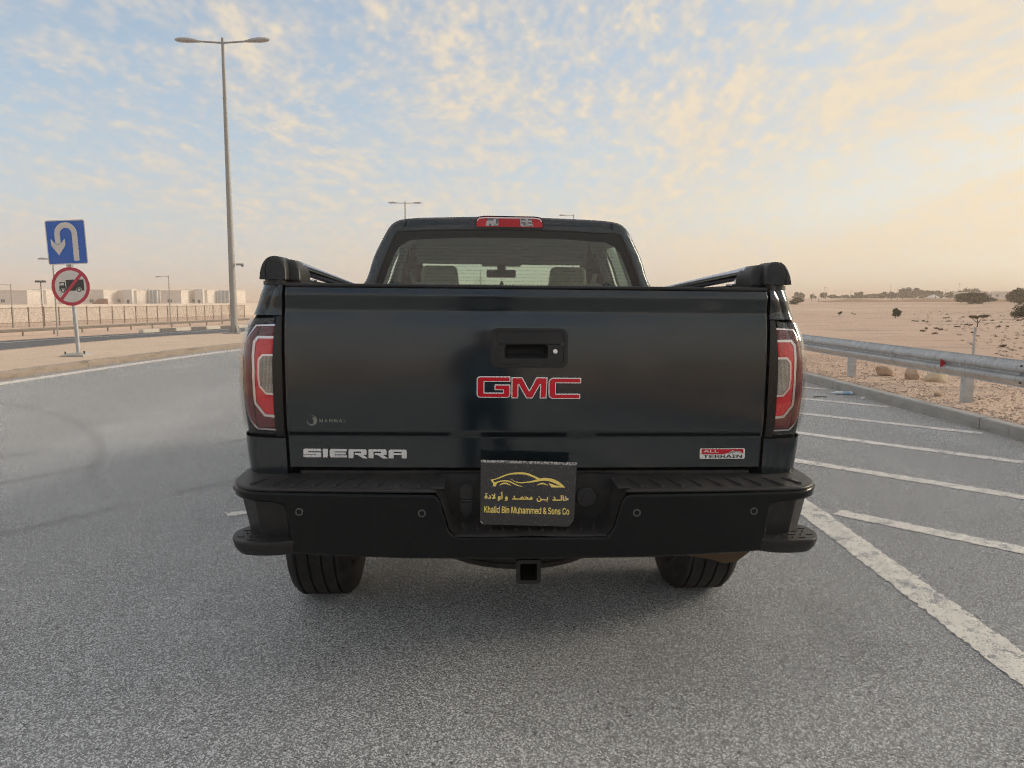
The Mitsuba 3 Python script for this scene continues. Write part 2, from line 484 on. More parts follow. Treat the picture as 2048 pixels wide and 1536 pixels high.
scene['lens_clear'] = bump({'type': 'roughplastic', 'alpha': 0.08, 'diffuse_reflectance': mikit.proc(
    lambda p, n, uv: mix((0.19, 0.17, 0.145), (0.64, 0.59, 0.52), (0.5 + 0.5 * dr.sin(p.x * 1250)) * (0.55 + 0.6 * smoothstep(0.35, 0.7, fbm(p.x * 8, p.y * 8, p.z * 26, 2)))))},
    mikit.proc(lambda p, n, uv: dr.sin(p.x * 1250), 3e-4), 0.0006)
scene['lens_white'] = {'type': 'twosided', 'bsdf': {'type': 'roughplastic', 'alpha': 0.06, 'diffuse_reflectance': mikit.proc(
    lambda p, n, uv: mix((0.18, 0.17, 0.17), (0.62, 0.60, 0.60), smoothstep(0.25, 0.6, cell_rand(p.x * 75, p.z * 110, 2))))}}
scene['rear_glass'] = {'type': 'thindielectric', 'int_ior': 1.52, 'specular_transmittance': col(0.62, 0.78, 0.73), 'specular_reflectance': col(1.0, 1.0, 1.0)}
scene['clear_glass'] = {'type': 'thindielectric', 'int_ior': 1.5, 'specular_transmittance': col(0.80, 0.88, 0.80)}
scene['side_glass'] = {'type': 'thindielectric', 'int_ior': 1.5, 'specular_transmittance': col(0.44, 0.52, 0.47)}
scene['headliner'] = pr((0.32, 0.34, 0.345), 0.95, spec=0.1)
scene['seat_cloth'] = pr(mikit.proc(lambda p, n, uv: mix((0.44, 0.42, 0.375), (0.58, 0.55, 0.50), noise(p.x * 120, p.y * 120, p.z * 120))), 0.95, spec=0.1)
scene['seat_mesh'] = pr(mikit.proc(lambda p, n, uv: mix((0.18, 0.17, 0.15), (0.52, 0.50, 0.46), smoothstep(0.4, 0.6, 0.5 + 0.25 * dr.sin(p.x * 700) + 0.25 * dr.sin(p.z * 900)))), 0.95, spec=0.1)
scene['dark_trim'] = pr((0.03, 0.03, 0.03), 0.7)
scene['wire'] = pr((0.05, 0.035, 0.025), 0.6)


def board_fn(p, n, uv):
    s = voronoi(p.x * 190, p.z * 190)
    s2 = voronoi(p.x * 90 + 4, p.z * 90)
    patch_ = smoothstep(0.38, 0.62, fbm(p.x * 22, p.z * 22, 3.0, 3))
    speck = dr.select((s[2] < 0.05 + 0.13 * patch_) & (s[0] < 0.26), 0.75, 0.0) + dr.select((s2[2] < 0.06) & (s2[0] < 0.22), 0.6, 0.0)
    edge = smoothstep(0.008, 0.002, uv.y - 0.006 * fbm(uv.x * 160, 1.0, 1.0, 3)) * smoothstep(0.3, 0.6, fbm(uv.x * 120, uv.y * 300, 2.0, 3))
    film = 0.05 * fbm(p.x * 9, p.z * 9, 1.0, 3)
    return mix(mix((0.020, 0.018, 0.018), (0.30, 0.28, 0.25), film), (0.50, 0.48, 0.45), dr.clip(0.22 * speck + edge, 0, 1))


scene['board_black'] = pr(mikit.proc(board_fn), 0.35, spec=0.5)
scene['board_edge'] = pr((0.50, 0.49, 0.47), 0.8)
scene['gold_print'] = pr((0.88, 0.66, 0.16), 0.5)

scene['dealer_silver'] = pr(mikit.proc(lambda p, n, uv: mix((0.05, 0.055, 0.05), (0.40, 0.42, 0.38), 0.35 + 0.3 * fbm(p.x * 140, p.z * 140, 2.0, 2))), 0.35, metal=0.5)
scene['sensor_ring'] = pr((0.085, 0.085, 0.085), 0.35, spec=0.5)


def tyre_fn(p, n, uv):
    sipe = smoothstep(0.42, 0.5, dr.abs(dr.sin(p.z * 150 + 9 * p.x)))
    return -1.0 * (1 - sipe)


scene['tyre_rubber'] = bump(pr(dusty((0.013, 0.013, 0.014), dust=(0.24, 0.22, 0.20), amount=0.06, scale=9), 0.7, spec=0.3, two=False), mikit.proc(tyre_fn, 8e-4), 0.0015)
scene['bottle_plastic'] = pr((0.62, 0.68, 0.72), 0.12, spec=0.6)
scene['bottle_label'] = pr((0.28, 0.45, 0.62), 0.3)
scene['bolt_dark'] = pr((0.06, 0.055, 0.05), 0.6)
scene['bolt_pale'] = pr((0.72, 0.70, 0.66), 0.3, metal=0.4)
scene['reflector_red'] = pr((0.50, 0.03, 0.045), 0.35)
scene['farm_white'] = pr((0.72, 0.70, 0.66), 0.8)
scene['bank_brown'] = pr((0.36, 0.25, 0.17), 0.95, spec=0.1)
scene['lamp_head'] = pr((0.42, 0.42, 0.41), 0.45)

scene['barrier_dull'] = pr((0.20, 0.172, 0.145), 0.6)
scene['tuft'] = leaf((0.16, 0.12, 0.085), (0.30, 0.23, 0.165), 9)
scene['skin'] = pr((0.36, 0.22, 0.15), 0.55)
scene['shirt_blue'] = pr((0.20, 0.26, 0.34), 0.9, spec=0.1)
scene['trouser_dark'] = pr((0.022, 0.024, 0.032), 0.9, spec=0.1)

scene['lamp_cover'] = {'type': 'thindielectric', 'int_ior': 1.42, 'specular_transmittance': col(0.98, 0.97, 0.96)}

scene['plug_plastic'] = pr((0.028, 0.028, 0.030), 0.42, spec=0.5)

scene['asphalt_dark'] = pr(mikit.proc(lambda p, n, uv: mix((0.085, 0.09, 0.097), (0.15, 0.15, 0.155), fbm(p.x * 3, p.y * 3, 1.0, 4))), 0.85, spec=0.2)

# ------------------------------------------------------------------ pickup truck (own frame: x right, y forward, z up, tailgate face at y = 0)
YAW, ROLL = math.radians(2.5), math.radians(0.55)
_R = np.array([[math.cos(YAW), -math.sin(YAW), 0], [math.sin(YAW), math.cos(YAW), 0], [0, 0, 1]])
_L = np.array([[math.cos(ROLL), 0, math.sin(ROLL)], [0, 1, 0], [-math.sin(ROLL), 0, math.cos(ROLL)]])
XB = np.eye(4); XB[:3, :3] = _R @ _L; XB[:3, 3] = [0.048, 2.6, 0]      # the sprung body leans half a degree
XW = np.eye(4); XW[:3, :3] = _R; XW[:3, 3] = [0.048, 2.6, 0]           # wheels stand square on the road

truck = thing('pickup_truck', 'dark blue-black crew cab pickup truck seen from behind, parked on the asphalt', 'truck')


def tp(part, mesh, bsdf, smooth=30, label=None, **more):
    return put(f'{truck}__{part}', mesh, bsdf, smooth, XB, label, **more)


# tailgate section: how far each height is tilted up (degrees), integrated into a profile
_z = np.linspace(1.478, 0.840, 640)
_knots = [(1.478, 14), (1.464, 18), (1.446, 16), (1.441, 0), (1.436, -13), (1.400, -13), (1.392, -2), (1.386, 11), (1.352, 10), (1.336, 5.5), (1.315, 4.3), (1.22, 2.9), (1.10, 2.2), (0.985, 1.6),
          (0.976, 0), (0.972, -22), (0.957, -22), (0.952, 1), (0.945, 2.0), (0.840, 1.6)]
_k = np.array(_knots)[::-1]
_tilt = np.interp(_z, _k[:, 0], _k[:, 1])
_tilt = np.convolve(np.pad(_tilt, 6, mode='edge'), np.ones(13) / 13, 'valid')
_y = np.concatenate([[0], np.cumsum(-np.tan(np.radians((_tilt[1:] + _tilt[:-1]) / 2)) * -np.diff(_z))])
_y -= np.interp(-1.22, -_z, _y)


def prof(z):
    return np.interp(-np.asarray(z, float), -_z, _y)


def half(z):
    return np.interp(z, [0.85, 1.03, 1.25, 1.39, 1.476], [0.831, 0.839, 0.843, 0.842, 0.837])


def gate_y(x, z):
    return prof(z) - 0.014 * (1 - (np.asarray(x) / 0.84) ** 2)


def on_gate(mesh, off=0.0):
    """a mesh drawn in (x, z) whose y is its height over the tailgate (negative = proud)"""
    m = mesh.copy()
    v = np.array(m.vertices)
    v[:, 1] += gate_y(v[:, 0], v[:, 2]) - off
    m.vertices = v
    return m


def build_tailgate():
    zs = np.concatenate([np.linspace(1.466, 0.846, 150)])
    rings = []
    for z in zs:
        h = half(z)
        a = np.linspace(0, np.pi / 2, 6)
        xs = np.linspace(-h + 0.010, h - 0.010, 41)
        back = np.stack([xs, gate_y(xs, z)], 1)
        y0 = gate_y(h, z)
        right = np.stack([h - 0.010 + 0.010 * np.sin(a[1:]), y0 + 0.010 - 0.010 * np.cos(a[1:])], 1)
        left = right[::-1] * [-1, 1]
        ring = np.vstack([back, right, [[h, 0.085]], [[-h, 0.085]], left])
        rings.append(np.column_stack([ring, np.full(len(ring), z)]))
    g = loft(rings)
    g.merge_vertices()
    M = man(g) - m3.Manifold.cube((0.215, 0.2, 0.105), True).translate((-0.002, 0.0, 1.262))
    return mesh_of(M)


gate = tp('tailgate', build_tailgate(), 'body_paint', 40)
cap = rbox(-0.836, 0.836, -0.006, 0.088, 1.4665, 1.4805, 0.006)
v = np.array(cap.vertices); v[:, 1] += np.where(v[:, 1] < 0.04, gate_y(v[:, 0], 1.466) + 0.004, 0); cap.vertices = v
tp('tailgate__top_cap', cap, 'black_plastic')

# handle: bezel with a dished pocket, pull, key lock and camera
bz = rrect(-0.136, 1.197, 0.132, 1.333, 0.026)
opening = rrect(-0.086, 1.229, 0.064, 1.2765, 0.010)
inner = rrect(-0.115, 1.212, 0.115, 1.320, 0.016)
bez = cat(on_gate(extr(bz.difference(rrect(-0.119, 1.208, 0.119, 1.324, 0.018)), -0.0075, 0.01)), on_gate(extr(bz.buffer(-0.006).difference(rrect(-0.119, 1.208, 0.119, 1.324, 0.018)), -0.0095, -0.0074)))
hb = tp('tailgate__handle_bezel', bez, 'black_plastic')
face = rrect(-0.1175, 1.2095, 0.1175, 1.2775, 0.012).difference(opening)
face = face.difference(Point(0.089, 1.255).buffer(0.0095))
tp('tailgate__handle_base', on_gate(extr(face, -0.0050, 0.012)), 'black_plastic')
pull = on_gate(cat(extr(rrect(-0.1175, 1.2795, 0.1175, 1.3225, 0.012), -0.0055, 0.02), extr(rrect(-0.112, 1.283, 0.112, 1.319, 0.010), -0.0072, -0.0054)))
tp('tailgate__handle', pull, 'black_plastic')
px0, px1, pz0, pz1 = -0.086, 0.064, 1.229, 1.2785
pocket = [(px0, pz0, -0.004), (px1, pz0, -0.004), (px1, pz1, -0.004), (px0, pz1, -0.004), (px0 + .012, pz0 + .016, .028), (px1 - .012, pz0 + .016, .028), (px1 - .006, pz1, .045), (px0 + .006, pz1, .045)]
P_ = np.array([[a, c + gate_y(0, 1.25), b] for a, b, c in pocket])
pk = trimesh.Trimesh(P_, [[0, 1, 5], [0, 5, 4], [1, 2, 6], [1, 6, 5], [2, 3, 7], [2, 7, 6], [3, 0, 4], [3, 4, 7], [4, 5, 6], [4, 6, 7]], process=False)
tp('tailgate__handle_pocket', pk, 'black_plastic', False)
lock = on_gate(cat(extr(Point(0.089, 1.255).buffer(0.0078), -0.0062, 0.01)))
tp('tailgate__lock', lock, 'satin_silver')
cam = on_gate(cat(extr(Point(-0.011, 1.2185).buffer(0.0065), -0.0072, 0.0)))
tp('tailgate__camera', cam, 'gloss_black')

# red chrome-edged initials
_s = 0.0745 / 366.0


def em(poly, cx=828.0, cz=1132.0, z0=1.1295, x0=0.0, s=_s):
    return affinity.affine_transform(poly, [s, 0, 0, -s, x0 - cx * s, z0 + cz * s])


def R_(x0, y0, x1, y1):
    return sbox(x0, y0, x1, y1)


Gp = unary_union([R_(-65, 945, 65, 1310), R_(-65, 945, 505, 1040), R_(-65, 1222, 505, 1310), R_(382, 1083, 505, 1310), R_(238, 1083, 505, 1180)])
Gp = Gp.intersection(unary_union([rrect(-65, 945, 505, 1310, 62), R_(250, 945, 505, 1150)]))
Mp = Polygon([(524, 957), (708, 957), (829, 1180), (946, 957), (1138, 957), (1122, 1318), (1006, 1318), (1012, 1085), (884, 1318), (776, 1318), (642, 1085), (640, 1318), (524, 1318)])
Cp = unary_union([R_(1155, 965, 1282, 1325), R_(1155, 965, 1712, 1058), R_(1155, 1236, 1698, 1325)]).intersection(unary_union([rrect(1155, 965, 1900, 1325, 80)]))
for nm, pg in (('G', Gp), ('M', Mp), ('C', Cp)):
    pg = em(pg)
    k = tp('tailgate__emblem_letter', on_gate(cat(extr(pg, -0.0060, 0.004), extr(pg.buffer(-0.0013), -0.0085, -0.006))), 'satin_silver', 20, label='red letter %s with a silver edge' % nm)
    tp('tailgate__emblem_fill', on_gate(extr(pg.buffer(-0.0033), -0.0100, -0.0080)), 'emblem_red', False)

Sp = unary_union([R_(150, 745, 455, 786), R_(150, 745, 236, 842), R_(150, 805, 455, 842), R_(368, 805, 455, 890), R_(150, 853, 455, 890)]).buffer(-8).buffer(8)
Sp = Sp.intersection(rrect(150, 745, 460, 890, 22))
Ip = Polygon([(482, 745), (572, 745), (568, 892), (488, 892)])
Ep = unary_union([R_(600, 745, 686, 890), R_(600, 745, 890, 788), R_(600, 805, 876, 838), R_(600, 856, 893, 890)]).intersection(unary_union([rrect(600, 745, 960, 890, 32)]))
Rp = unary_union([R_(920, 748, 1006, 902), R_(920, 748, 1228, 788), R_(1132, 748, 1228, 845), R_(1026, 812, 1228, 845), Polygon([(1060, 840), (1165, 840), (1248, 905), (1165, 905)])]).intersection(unary_union([rrect(890, 748, 1228, 1000, 34), R_(1000, 815, 1260, 910)]))
Ap = unary_union([R_(1602, 752, 1690, 902), R_(1824, 752, 1912, 902), R_(1602, 752, 1912, 790), R_(1690, 812, 1860, 845)]).intersection(rrect(1602, 752, 1912, 980, 36))
for nm, pg in (('S', Sp), ('I', Ip), ('E', Ep), ('R', Rp), ('R', affinity.translate(Rp, 340, 0)), ('A', Ap)):
    pg = em(pg, cx=150, cz=825, z0=0.8945, x0=-0.781, s=0.000203)
    tp('tailgate__model_letter', on_gate(cat(extr(pg, -0.0055, 0.004), extr(pg.buffer(-0.0012), -0.0075, -0.0054))), 'satin_silver', 20)

# all-terrain badge
bx0, bx1, bz0, bz1 = 0.6085, 0.772, 0.876, 0.9135
badge = rrect(bx0, bz0, bx1, bz1, 0.004)
bk = tp('tailgate__trim_badge', on_gate(extr(badge, -0.0045, 0.004)), 'satin_silver', 20, label='small silver and red badge at the lower right of the tailgate')
redp = Polygon([(bx0 + .006, bz0 + .0175), (bx0 + .006, bz1 - .0025), (bx1 - .006, bz1 - .0025), (bx1 - .006, bz0 + .019), (bx1 - .022, bz0 + .0285), (bx1 - .032, bz0 + .024), (bx1 - .044, bz0 + .031), (bx1 - .060, bz0 + .0225), (bx1 - .075, bz0 + .0175)])
tp('tailgate__badge_field', on_gate(extr(redp, -0.0052, -0.0044)), 'emblem_red', False)


def words(text, x0, x1, z0, z1, depth, bold=True):
    """flat lettering filling the box x0..x1, z0..z1 of the (x, z) plane, raised towards -y by depth"""
    m = meshkit.text_mesh(text, 1.0, 0.1, bold)
    v = np.array(m.vertices)
    lo, hi = v.min(0), v.max(0)
    u = (v - lo) / (hi - lo)
    m.vertices = np.stack([x0 + u[:, 0] * (x1 - x0), -u[:, 2] * depth, z0 + u[:, 1] * (z1 - z0)], 1)
    return m


tp('tailgate__badge_text', on_gate(words('ALL', bx0 + .013, bx0 + .068, bz1 - .0145, bz1 - .005, .0008), 0.0052), 'satin_silver', False)
tp('tailgate__badge_text', on_gate(words('TERRAIN', bx0 + .012, bx1 - .010, bz0 + .003, bz0 + .0150, .0008), 0.0045), 'sign_black', False)
mt = [Polygon([(bx1 - .068, bz0 + .0185), (bx1 - .045, bz0 + .0285), (bx1 - .038, bz0 + .0245), (bx1 - .050, bz0 + .0195)]), Polygon([(bx1 - .046, bz0 + .019), (bx1 - .031, bz0 + .0295), (bx1 - .008, bz0 + .0185), (bx1 - .020, bz0 + .0215), (bx1 - .030, bz0 + .0255)])]
tp('tailgate__badge_peaks', on_gate(extr(unary_union(mt), -0.0060, -0.0051)), 'lamp_grey', False)

# faded dealer badge
dz = 1.010
ring = Point(-0.748, dz).buffer(0.0175).difference(Point(-0.7505, dz + .002).buffer(0.0145))
head_ = Polygon([(-0.747, dz + .010), (-0.738, dz + .009), (-0.734, dz + .002), (-0.737, dz - .002), (-0.735, dz - .008), (-0.742, dz - .010), (-0.746, dz - .014), (-0.743, dz - .002)])
tp('tailgate__dealer_badge', on_gate(cat(extr(ring, -0.0022, 0.002), extr(head_, -0.003, 0.002))), 'dealer_silver', False, label='worn dark round dealer emblem above the silver lettering')
for i, ch in enumerate('MANNAI'):
    x = -0.7225 + i * 0.0165
    w = 0.003 if ch == 'I' else 0.0115
    tp('tailgate__dealer_letter', on_gate(words(ch, x, x + w, dz - .0055, dz + .0055, .0022), 0.0), 'dealer_silver', False)


# bedside: plan curve (inner edge, gentle rake, rounded corner, side) at every height
def xo(z):
    return np.interp(z, [0.55, 0.80, 0.89, 0.95, 1.015, 1.085, 1.157, 1.23, 1.294, 1.333, 1.36, 1.40, 1.478], [0.985, 1.002, 1.014, 1.018, 1.027, 1.034, 1.036, 1.031, 1.018, 1.003, 0.991, 0.975, 0.948])


_RY = 0.15


def xin(z):
    return half(z) + 0.008


def side_fn(s, z, off=0.0):
    """s in [0, 1] across the rear face and round the corner, s > 1: metres + 1 forward along the side"""
    s, z = np.asarray(s, float), np.asarray(z, float)
    xi, xe = xin(z), xo(z)
    rx = 0.075
    xc = xe - rx
    rear = np.clip(s / 0.5, 0, 1)
    th = np.clip((s - 0.5) / 0.5, 0, 1) * np.pi / 2
    ex = 1.0
    x = xi + (xc - xi) * rear + rx * np.sin(th) ** ex
    y = 0.004 + 0.020 * rear ** 2 + (_RY) * (1 - np.cos(th) ** ex) + np.maximum(s - 1, 0)
    fade = np.clip(1 - (s - 0.45) / 0.5, 0, 1)
    p = prof(z)
    y = y + (p - 0.0) * fade
    x = x + np.clip(p * 1.2, -0.01, 0.01) * (1 - fade) * -1.0 * (z > 1.36)
    nx, ny = np.where(s < 0.5, 0.08, np.sin(th)), np.where(s < 0.5, -1.0, -np.cos(th))
    return np.stack([x + nx * off, y + ny * off, z], -1)


def s_of_x(x, z):
    ss = np.linspace(0, 0.97, 600)
    xs = side_fn(ss, np.full_like(ss, z))[:, 0]
    return np.interp(x, xs, ss)


ZT, ZB = 1.366, 0.952      # lamp opening, top and bottom
SL = 1.10                  # the lamp runs this far round the side


def dome(x0, x1, y0, y1, z0, z1):
    """an upright cap: straight sides, round shoulders, rounded towards the tail"""
    w = (x1 - x0) / 2
    sec = [(-w * np.sign(math.cos(t)) * abs(math.cos(t)) ** 0.80, (z1 - z0) * max(math.sin(t), 0.0) ** 0.80) for t in np.linspace(0, np.pi, 37)]
    sec = np.array(sec)
    L = y1 - y0
    rings = []
    for t in np.linspace(0, 1, 13):
        e = min(t, 1 - t) * L / 0.030
        k = 1 if e >= 1 else math.sqrt(max(1 - (1 - e) ** 2, 0.0))
        k = 0.80 + 0.20 * k
        rings.append([((x0 + x1) / 2 + a * (0.9 + 0.1 * (k - .8) / .2), y0 + L * t + 0.25 * b * (1 - t), z0 + b * k) for a, b in sec])
    return loft(np.array(rings))


fwd = 2.80
for tag, mf in ((0, mirror), (1, lambda m: m)):
    up = patch(sbox(0.0, ZT + 0.004, 1.35, 1.4745), lambda a, b: side_fn(a, b), 0.0115)
    lo = patch(sbox(0.0, 0.80, 1.35, ZB - 0.006), lambda a, b: side_fn(a, b), 0.02)
    arch = Point(2.05 - 0.15, 0.43).buffer(0.52, quad_segs=24)
    sidep = sbox(SL + 0.004, 0.60, fwd, 1.4745).difference(sbox(0, ZT + 0.004, 1.345, 2)).difference(sbox(0, 0, 1.345, ZB - 0.006)).difference(arch)
    sd = patch(sidep, lambda a, b: side_fn(a, b), 0.035)
    bs = tp('bedside', mf(cat(up, lo, sd)), 'body_paint', 50)
    # near-black backing sheet, standing in for the shade inside the shut lines
    tp(bs[len(truck) + 2:] + '__shut_line_shade', mf(patch(sbox(-0.25, 0.80, 1.2, 1.47), lambda a, b: side_fn(np.clip(a, 0, 2), b, -0.012) + np.stack([np.minimum(a, 0) * 0.05, 0 * a, 0 * a], -1), 0.04)), 'dark_void', 50)
    rail = [[x, y, z] for x, y, z in side_fn(np.linspace(0.0, 1.0, 14), np.full(14, 1.470))]
    rail = np.array(rail); rail[:, 1] -= prof(1.470) * 0.4
    outer = Polygon(np.vstack([rail[:, :2] + [[0, 0.004]], [[0.947, 1.78], [0.80, 1.78], [0.80, 0.09], [xin(1.47), 0.09]]])).buffer(0)
    tp(bs[len(truck) + 2:] + '__rail_cap', mf(cat(extz(outer, 1.4745, 1.488), extz(outer.buffer(-0.006), 1.4879, 1.493))), 'black_plastic')
    tp(bs[len(truck) + 2:] + '__inner_wall', mf(box(0.785, 0.80, 0.09, 1.79, 0.86, 1.474)), 'underbody')

    # tail lamp
    lamp = tp('tail_lamp', mf(patch(sbox(0.0, ZB, 0.5 * 0.30, ZT), lambda a, b: side_fn(a, b, 0.001), 0.012)), 'gloss_black', 50)
    L_ = lamp[len(truck) + 2:]

    def lp(name, pts, bsdf, off, h=0.008, hole=None, smooth=50):
        pg = Polygon([(s_of_x(x, z) if x < 2 else x - 1.0, z) for x, z in pts]).buffer(0)
        if hole is not None:
            pg = pg.difference(Polygon([(s_of_x(x, z) if x < 2 else x - 1.0, z) for x, z in hole]).buffer(0))
        return tp(f'{L_}__{name}', mf(patch(pg, lambda a, b: side_fn(a, b, off), h)), bsdf, smooth)

    xi_ = 0.8745
    full = [(xi_, ZB + .006), (xi_, ZT - .004), (2.09, ZT - .012), (2.09, ZB + .01)]
    o1 = [(xi_, 0.972), (0.944, 0.972), (0.975, 1.000), (0.998, 1.050), (1.003, 1.110), (1.002, 1.204), (0.993, 1.285), (0.951, 1.336), (xi_, 1.340)]
    o1i = [(xi_ - .05, 0.977), (0.942, 0.977), (0.972, 1.004), (0.995, 1.052), (1.0, 1.110), (0.999, 1.202), (0.989, 1.283), (0.947, 1.331), (xi_ - .05, 1.335)]
    o2 = [(xi_, 1.016), (0.917, 1.020), (0.954, 1.062), (0.959, 1.180), (0.956, 1.280), (0.940, 1.298), (xi_, 1.2985)]
    o2i = [(xi_ - .05, 1.0245), (0.913, 1.0285), (0.945, 1.066), (0.950, 1.180), (0.947, 1.275), (0.936, 1.2895), (xi_ - .05, 1.290)]
    o3 = [(xi_, 1.094), (0.910, 1.097), (0.935, 1.123), (0.939, 1.153), (0.938, 1.219), (0.921, 1.2365), (xi_, 1.237)]
    o3i = [(xi_ - .05, 1.101), (0.907, 1.104), (0.928, 1.127), (0.932, 1.153), (0.931, 1.214), (0.918, 1.229), (xi_ - .05, 1.2295)]
    lp('housing', full, 'lens_smoke', -0.016, 0.010)
    lp('clear_cover', full, 'lamp_cover', 0.0015, 0.010)
    lp('maroon_lens', o1, 'lens_maroon', -0.0120)
    lp('outer_trim', o1, 'chrome', -0.0105, 0.004, hole=o1i)
    lp('red_lens', [(xi_, z) if abs(x - (xi_ - .05)) < 1e-6 else (x, z) for x, z in o2i], 'lens_red', -0.0095)
    lp('middle_trim', o2, 'chrome', -0.0065, 0.004, hole=o2i)
    lp('reverse_lens', [(xi_, z) if abs(x - (xi_ - .05)) < 1e-6 else (x, z) for x, z in o3i], 'lens_clear', -0.0080)
    lp('inner_trim', o3, 'chrome', -0.0050, 0.004, hole=o3i)
    # grab rail of the bed: end cap, tube, feet
    cap_ = cat(dome(0.838, 0.931, 0.030, 0.20, 1.4925, 1.574), dome(0.803, 0.905, 0.085, 0.27, 1.4925, 1.566))
    seam_ = tube([(0.905, 0.0285, 1.4935), (0.9065, 0.030, 1.53), (0.902, 0.036, 1.555), (0.893, 0.05, 1.5705)], 0.0013, 5)
    br = tp('bed_rail', mf(tube([(0.836, 0.2, 1.541), (0.842, 0.6, 1.526), (0.852, 1.2, 1.504), (0.858, 1.6, 1.489), (0.86, 1.7, 1.480)], 0.0225, 16)), 'chrome', 40)
    ck = tp(br[len(truck) + 2:] + '__end_cap', mf(cap_), 'black_plastic', 40)
    tp(br[len(truck) + 2:] + '__cap_seam', mf(seam_), 'dark_void', 40)
    tp(br[len(truck) + 2:] + '__foot', mf(cat(rbox(0.80, 0.86, 0.30, 0.36, 1.488, 1.50, .004), tube([(0.83, .33, 1.495), (0.838, .33, 1.535)], 0.009, 8))), 'chrome', 40)
    tp(br[len(truck) + 2:] + '__foot', mf(cat(rbox(0.815, 0.885, 1.66, 1.76, 1.488, 1.498, .004))), 'black_plastic', 40)

tp('bed_floor', box(-0.80, 0.80, 0.06, 1.80, 0.84, 0.86), 'underbody')
tp('bed_front_wall', box(-0.80, 0.80, 1.79, 1.82, 0.84, 1.478), 'underbody')

# cab: a closed section carried forward, rounded over at its rear edge
_o = np.array([(1.0, 0.55), (1.005, 0.80), (1.002, 1.10), (0.985, 1.32), (0.945, 1.44), (0.862, 1.514), (0.806, 1.651), (0.7305, 1.808), (0.690, 1.868), (0.645, 1.892), (0.600, 1.900), (0.45, 1.909), (0.20, 1.9165), (0.0, 1.918)])
_half = spline(_o, 140)
_out = np.vstack([_half, (_half * [-1, 1])[::-1][1:]])
_arc = np.concatenate([[0], np.cumsum(np.linalg.norm(np.diff(_out, axis=0), axis=1))])
_LEN = _arc[-1]
_tan = np.gradient(_out, axis=0); _tan /= np.linalg.norm(_tan, axis=1, keepdims=True)
_nrm = np.stack([_tan[:, 1], -_tan[:, 0]], 1)


def cab_fn(y, t, off=0.0):
    y, t = np.asarray(y, float), np.asarray(t, float)
    r = 0.055
    d = np.clip((y - 1.875) / r, 0, 1)
    inset = r * (1 - np.sqrt(np.maximum(1 - (1 - d) ** 2, 0)))
    x, z = np.interp(t, _arc, _out[:, 0]), np.interp(t, _arc, _out[:, 1])
    nx, nz = np.interp(t, _arc, _nrm[:, 0]), np.interp(t, _arc, _nrm[:, 1])
    k = -(inset * np.clip((z - 1.35) / 0.2, 0.2, 1)) + off
    rise = 0.03 * np.clip((y - 1.9) / 1.0, 0, 1) * np.clip((z - 1.85) / 0.05, 0, 1)
    return np.stack([x + nx * k, y, z + nz * k + rise], -1)


def t_at(z):
    return float(np.interp(z, _half[:, 1], _arc[:140]))


def front(z):
    return float(np.interp(z, [0.55, 1.25, 1.70, 1.90, 2.0], [3.95, 3.95, 3.38, 3.18, 3.1]))


zz = np.linspace(0.55, 1.918, 40)
edge = [(front(z), t_at(z)) for z in zz] + [(front(z), _LEN - t_at(z)) for z in zz[::-1]]
shell = Polygon([(1.875, 0.0)] + edge + [(1.875, _LEN)]).buffer(0)
rear_win = Polygon([(2.02, t_at(1.475)), (2.85, t_at(1.475)), (2.85, t_at(1.80)), (2.22, t_at(1.80))]).buffer(-0.02).buffer(0.02)
front_win = Polygon([(2.95, t_at(1.475)), (3.58, t_at(1.475)), (3.20, t_at(1.80)), (2.95, t_at(1.80))]).buffer(-0.02).buffer(0.02)
wins = [rear_win, front_win]
wins += [affinity.affine_transform(w, [1, 0, 0, -1, 0, _LEN]) for w in wins]
cabp = tp('cab', patch(shell.difference(unary_union(wins)), lambda a, b: cab_fn(a, b), 0.03, flip=True), 'body_paint', 50)
tp('cab__headliner', patch(shell.difference(unary_union(wins)).intersection(sbox(1.9, t_at(1.2), 3.3, _LEN - t_at(1.2))), lambda a, b: cab_fn(a, b, -0.035), 0.05), 'headliner', 50)
for w in wins:
    tp('side_window', patch(w.buffer(0.01), lambda a, b: cab_fn(a, b, -0.012), 0.06), 'side_glass', 50)

# rear wall of the cab round the back window
ring_t = np.linspace(t_at(0.9), _LEN - t_at(0.9), 220)
ring_ = cab_fn(np.full(220, 1.8752), ring_t)
wall = Polygon(ring_[:, [0, 2]]).buffer(0)
glass_o = Polygon([(-0.787, 1.46), (-0.787, 1.512), (-0.770, 1.560), (-0.725, 1.680), (-0.672, 1.800), (-0.650, 1.826), (-0.30, 1.840), (0, 1.8435), (0.30, 1.840), (0.650, 1.826), (0.672, 1.800), (0.725, 1.680), (0.770, 1.560), (0.787, 1.512), (0.787, 1.46)]).buffer(-0.012).buffer(0.012)
frit_i = Polygon([(-0.742, 1.485), (-0.738, 1.520), (-0.712, 1.595), (-0.660, 1.712), (-0.630, 1.745), (-0.575, 1.774), (-0.30, 1.790), (0, 1.794), (0.30, 1.790), (0.575, 1.774), (0.630, 1.745), (0.660, 1.712), (0.712, 1.595), (0.738, 1.520), (0.742, 1.485)]).buffer(-0.025).buffer(0.025)
tp('cab__rear_panel', extr(wall.difference(glass_o), 1.8752, 1.895), 'body_paint', 20)
seal = glass_o.difference(glass_o.buffer(-0.006))
bw = tp('back_window', extr(glass_o.buffer(-0.0065).difference(frit_i), 1.878, 1.883), 'gloss_black', False)
tp('back_window__seal', extr(seal, 1.8735, 1.89), 'dark_trim', False)
tp('back_window__glass', patch(frit_i.buffer(0.004), lambda a, b: np.stack([a, np.full_like(a, 1.8842), b], -1), 0.06), 'rear_glass', False)
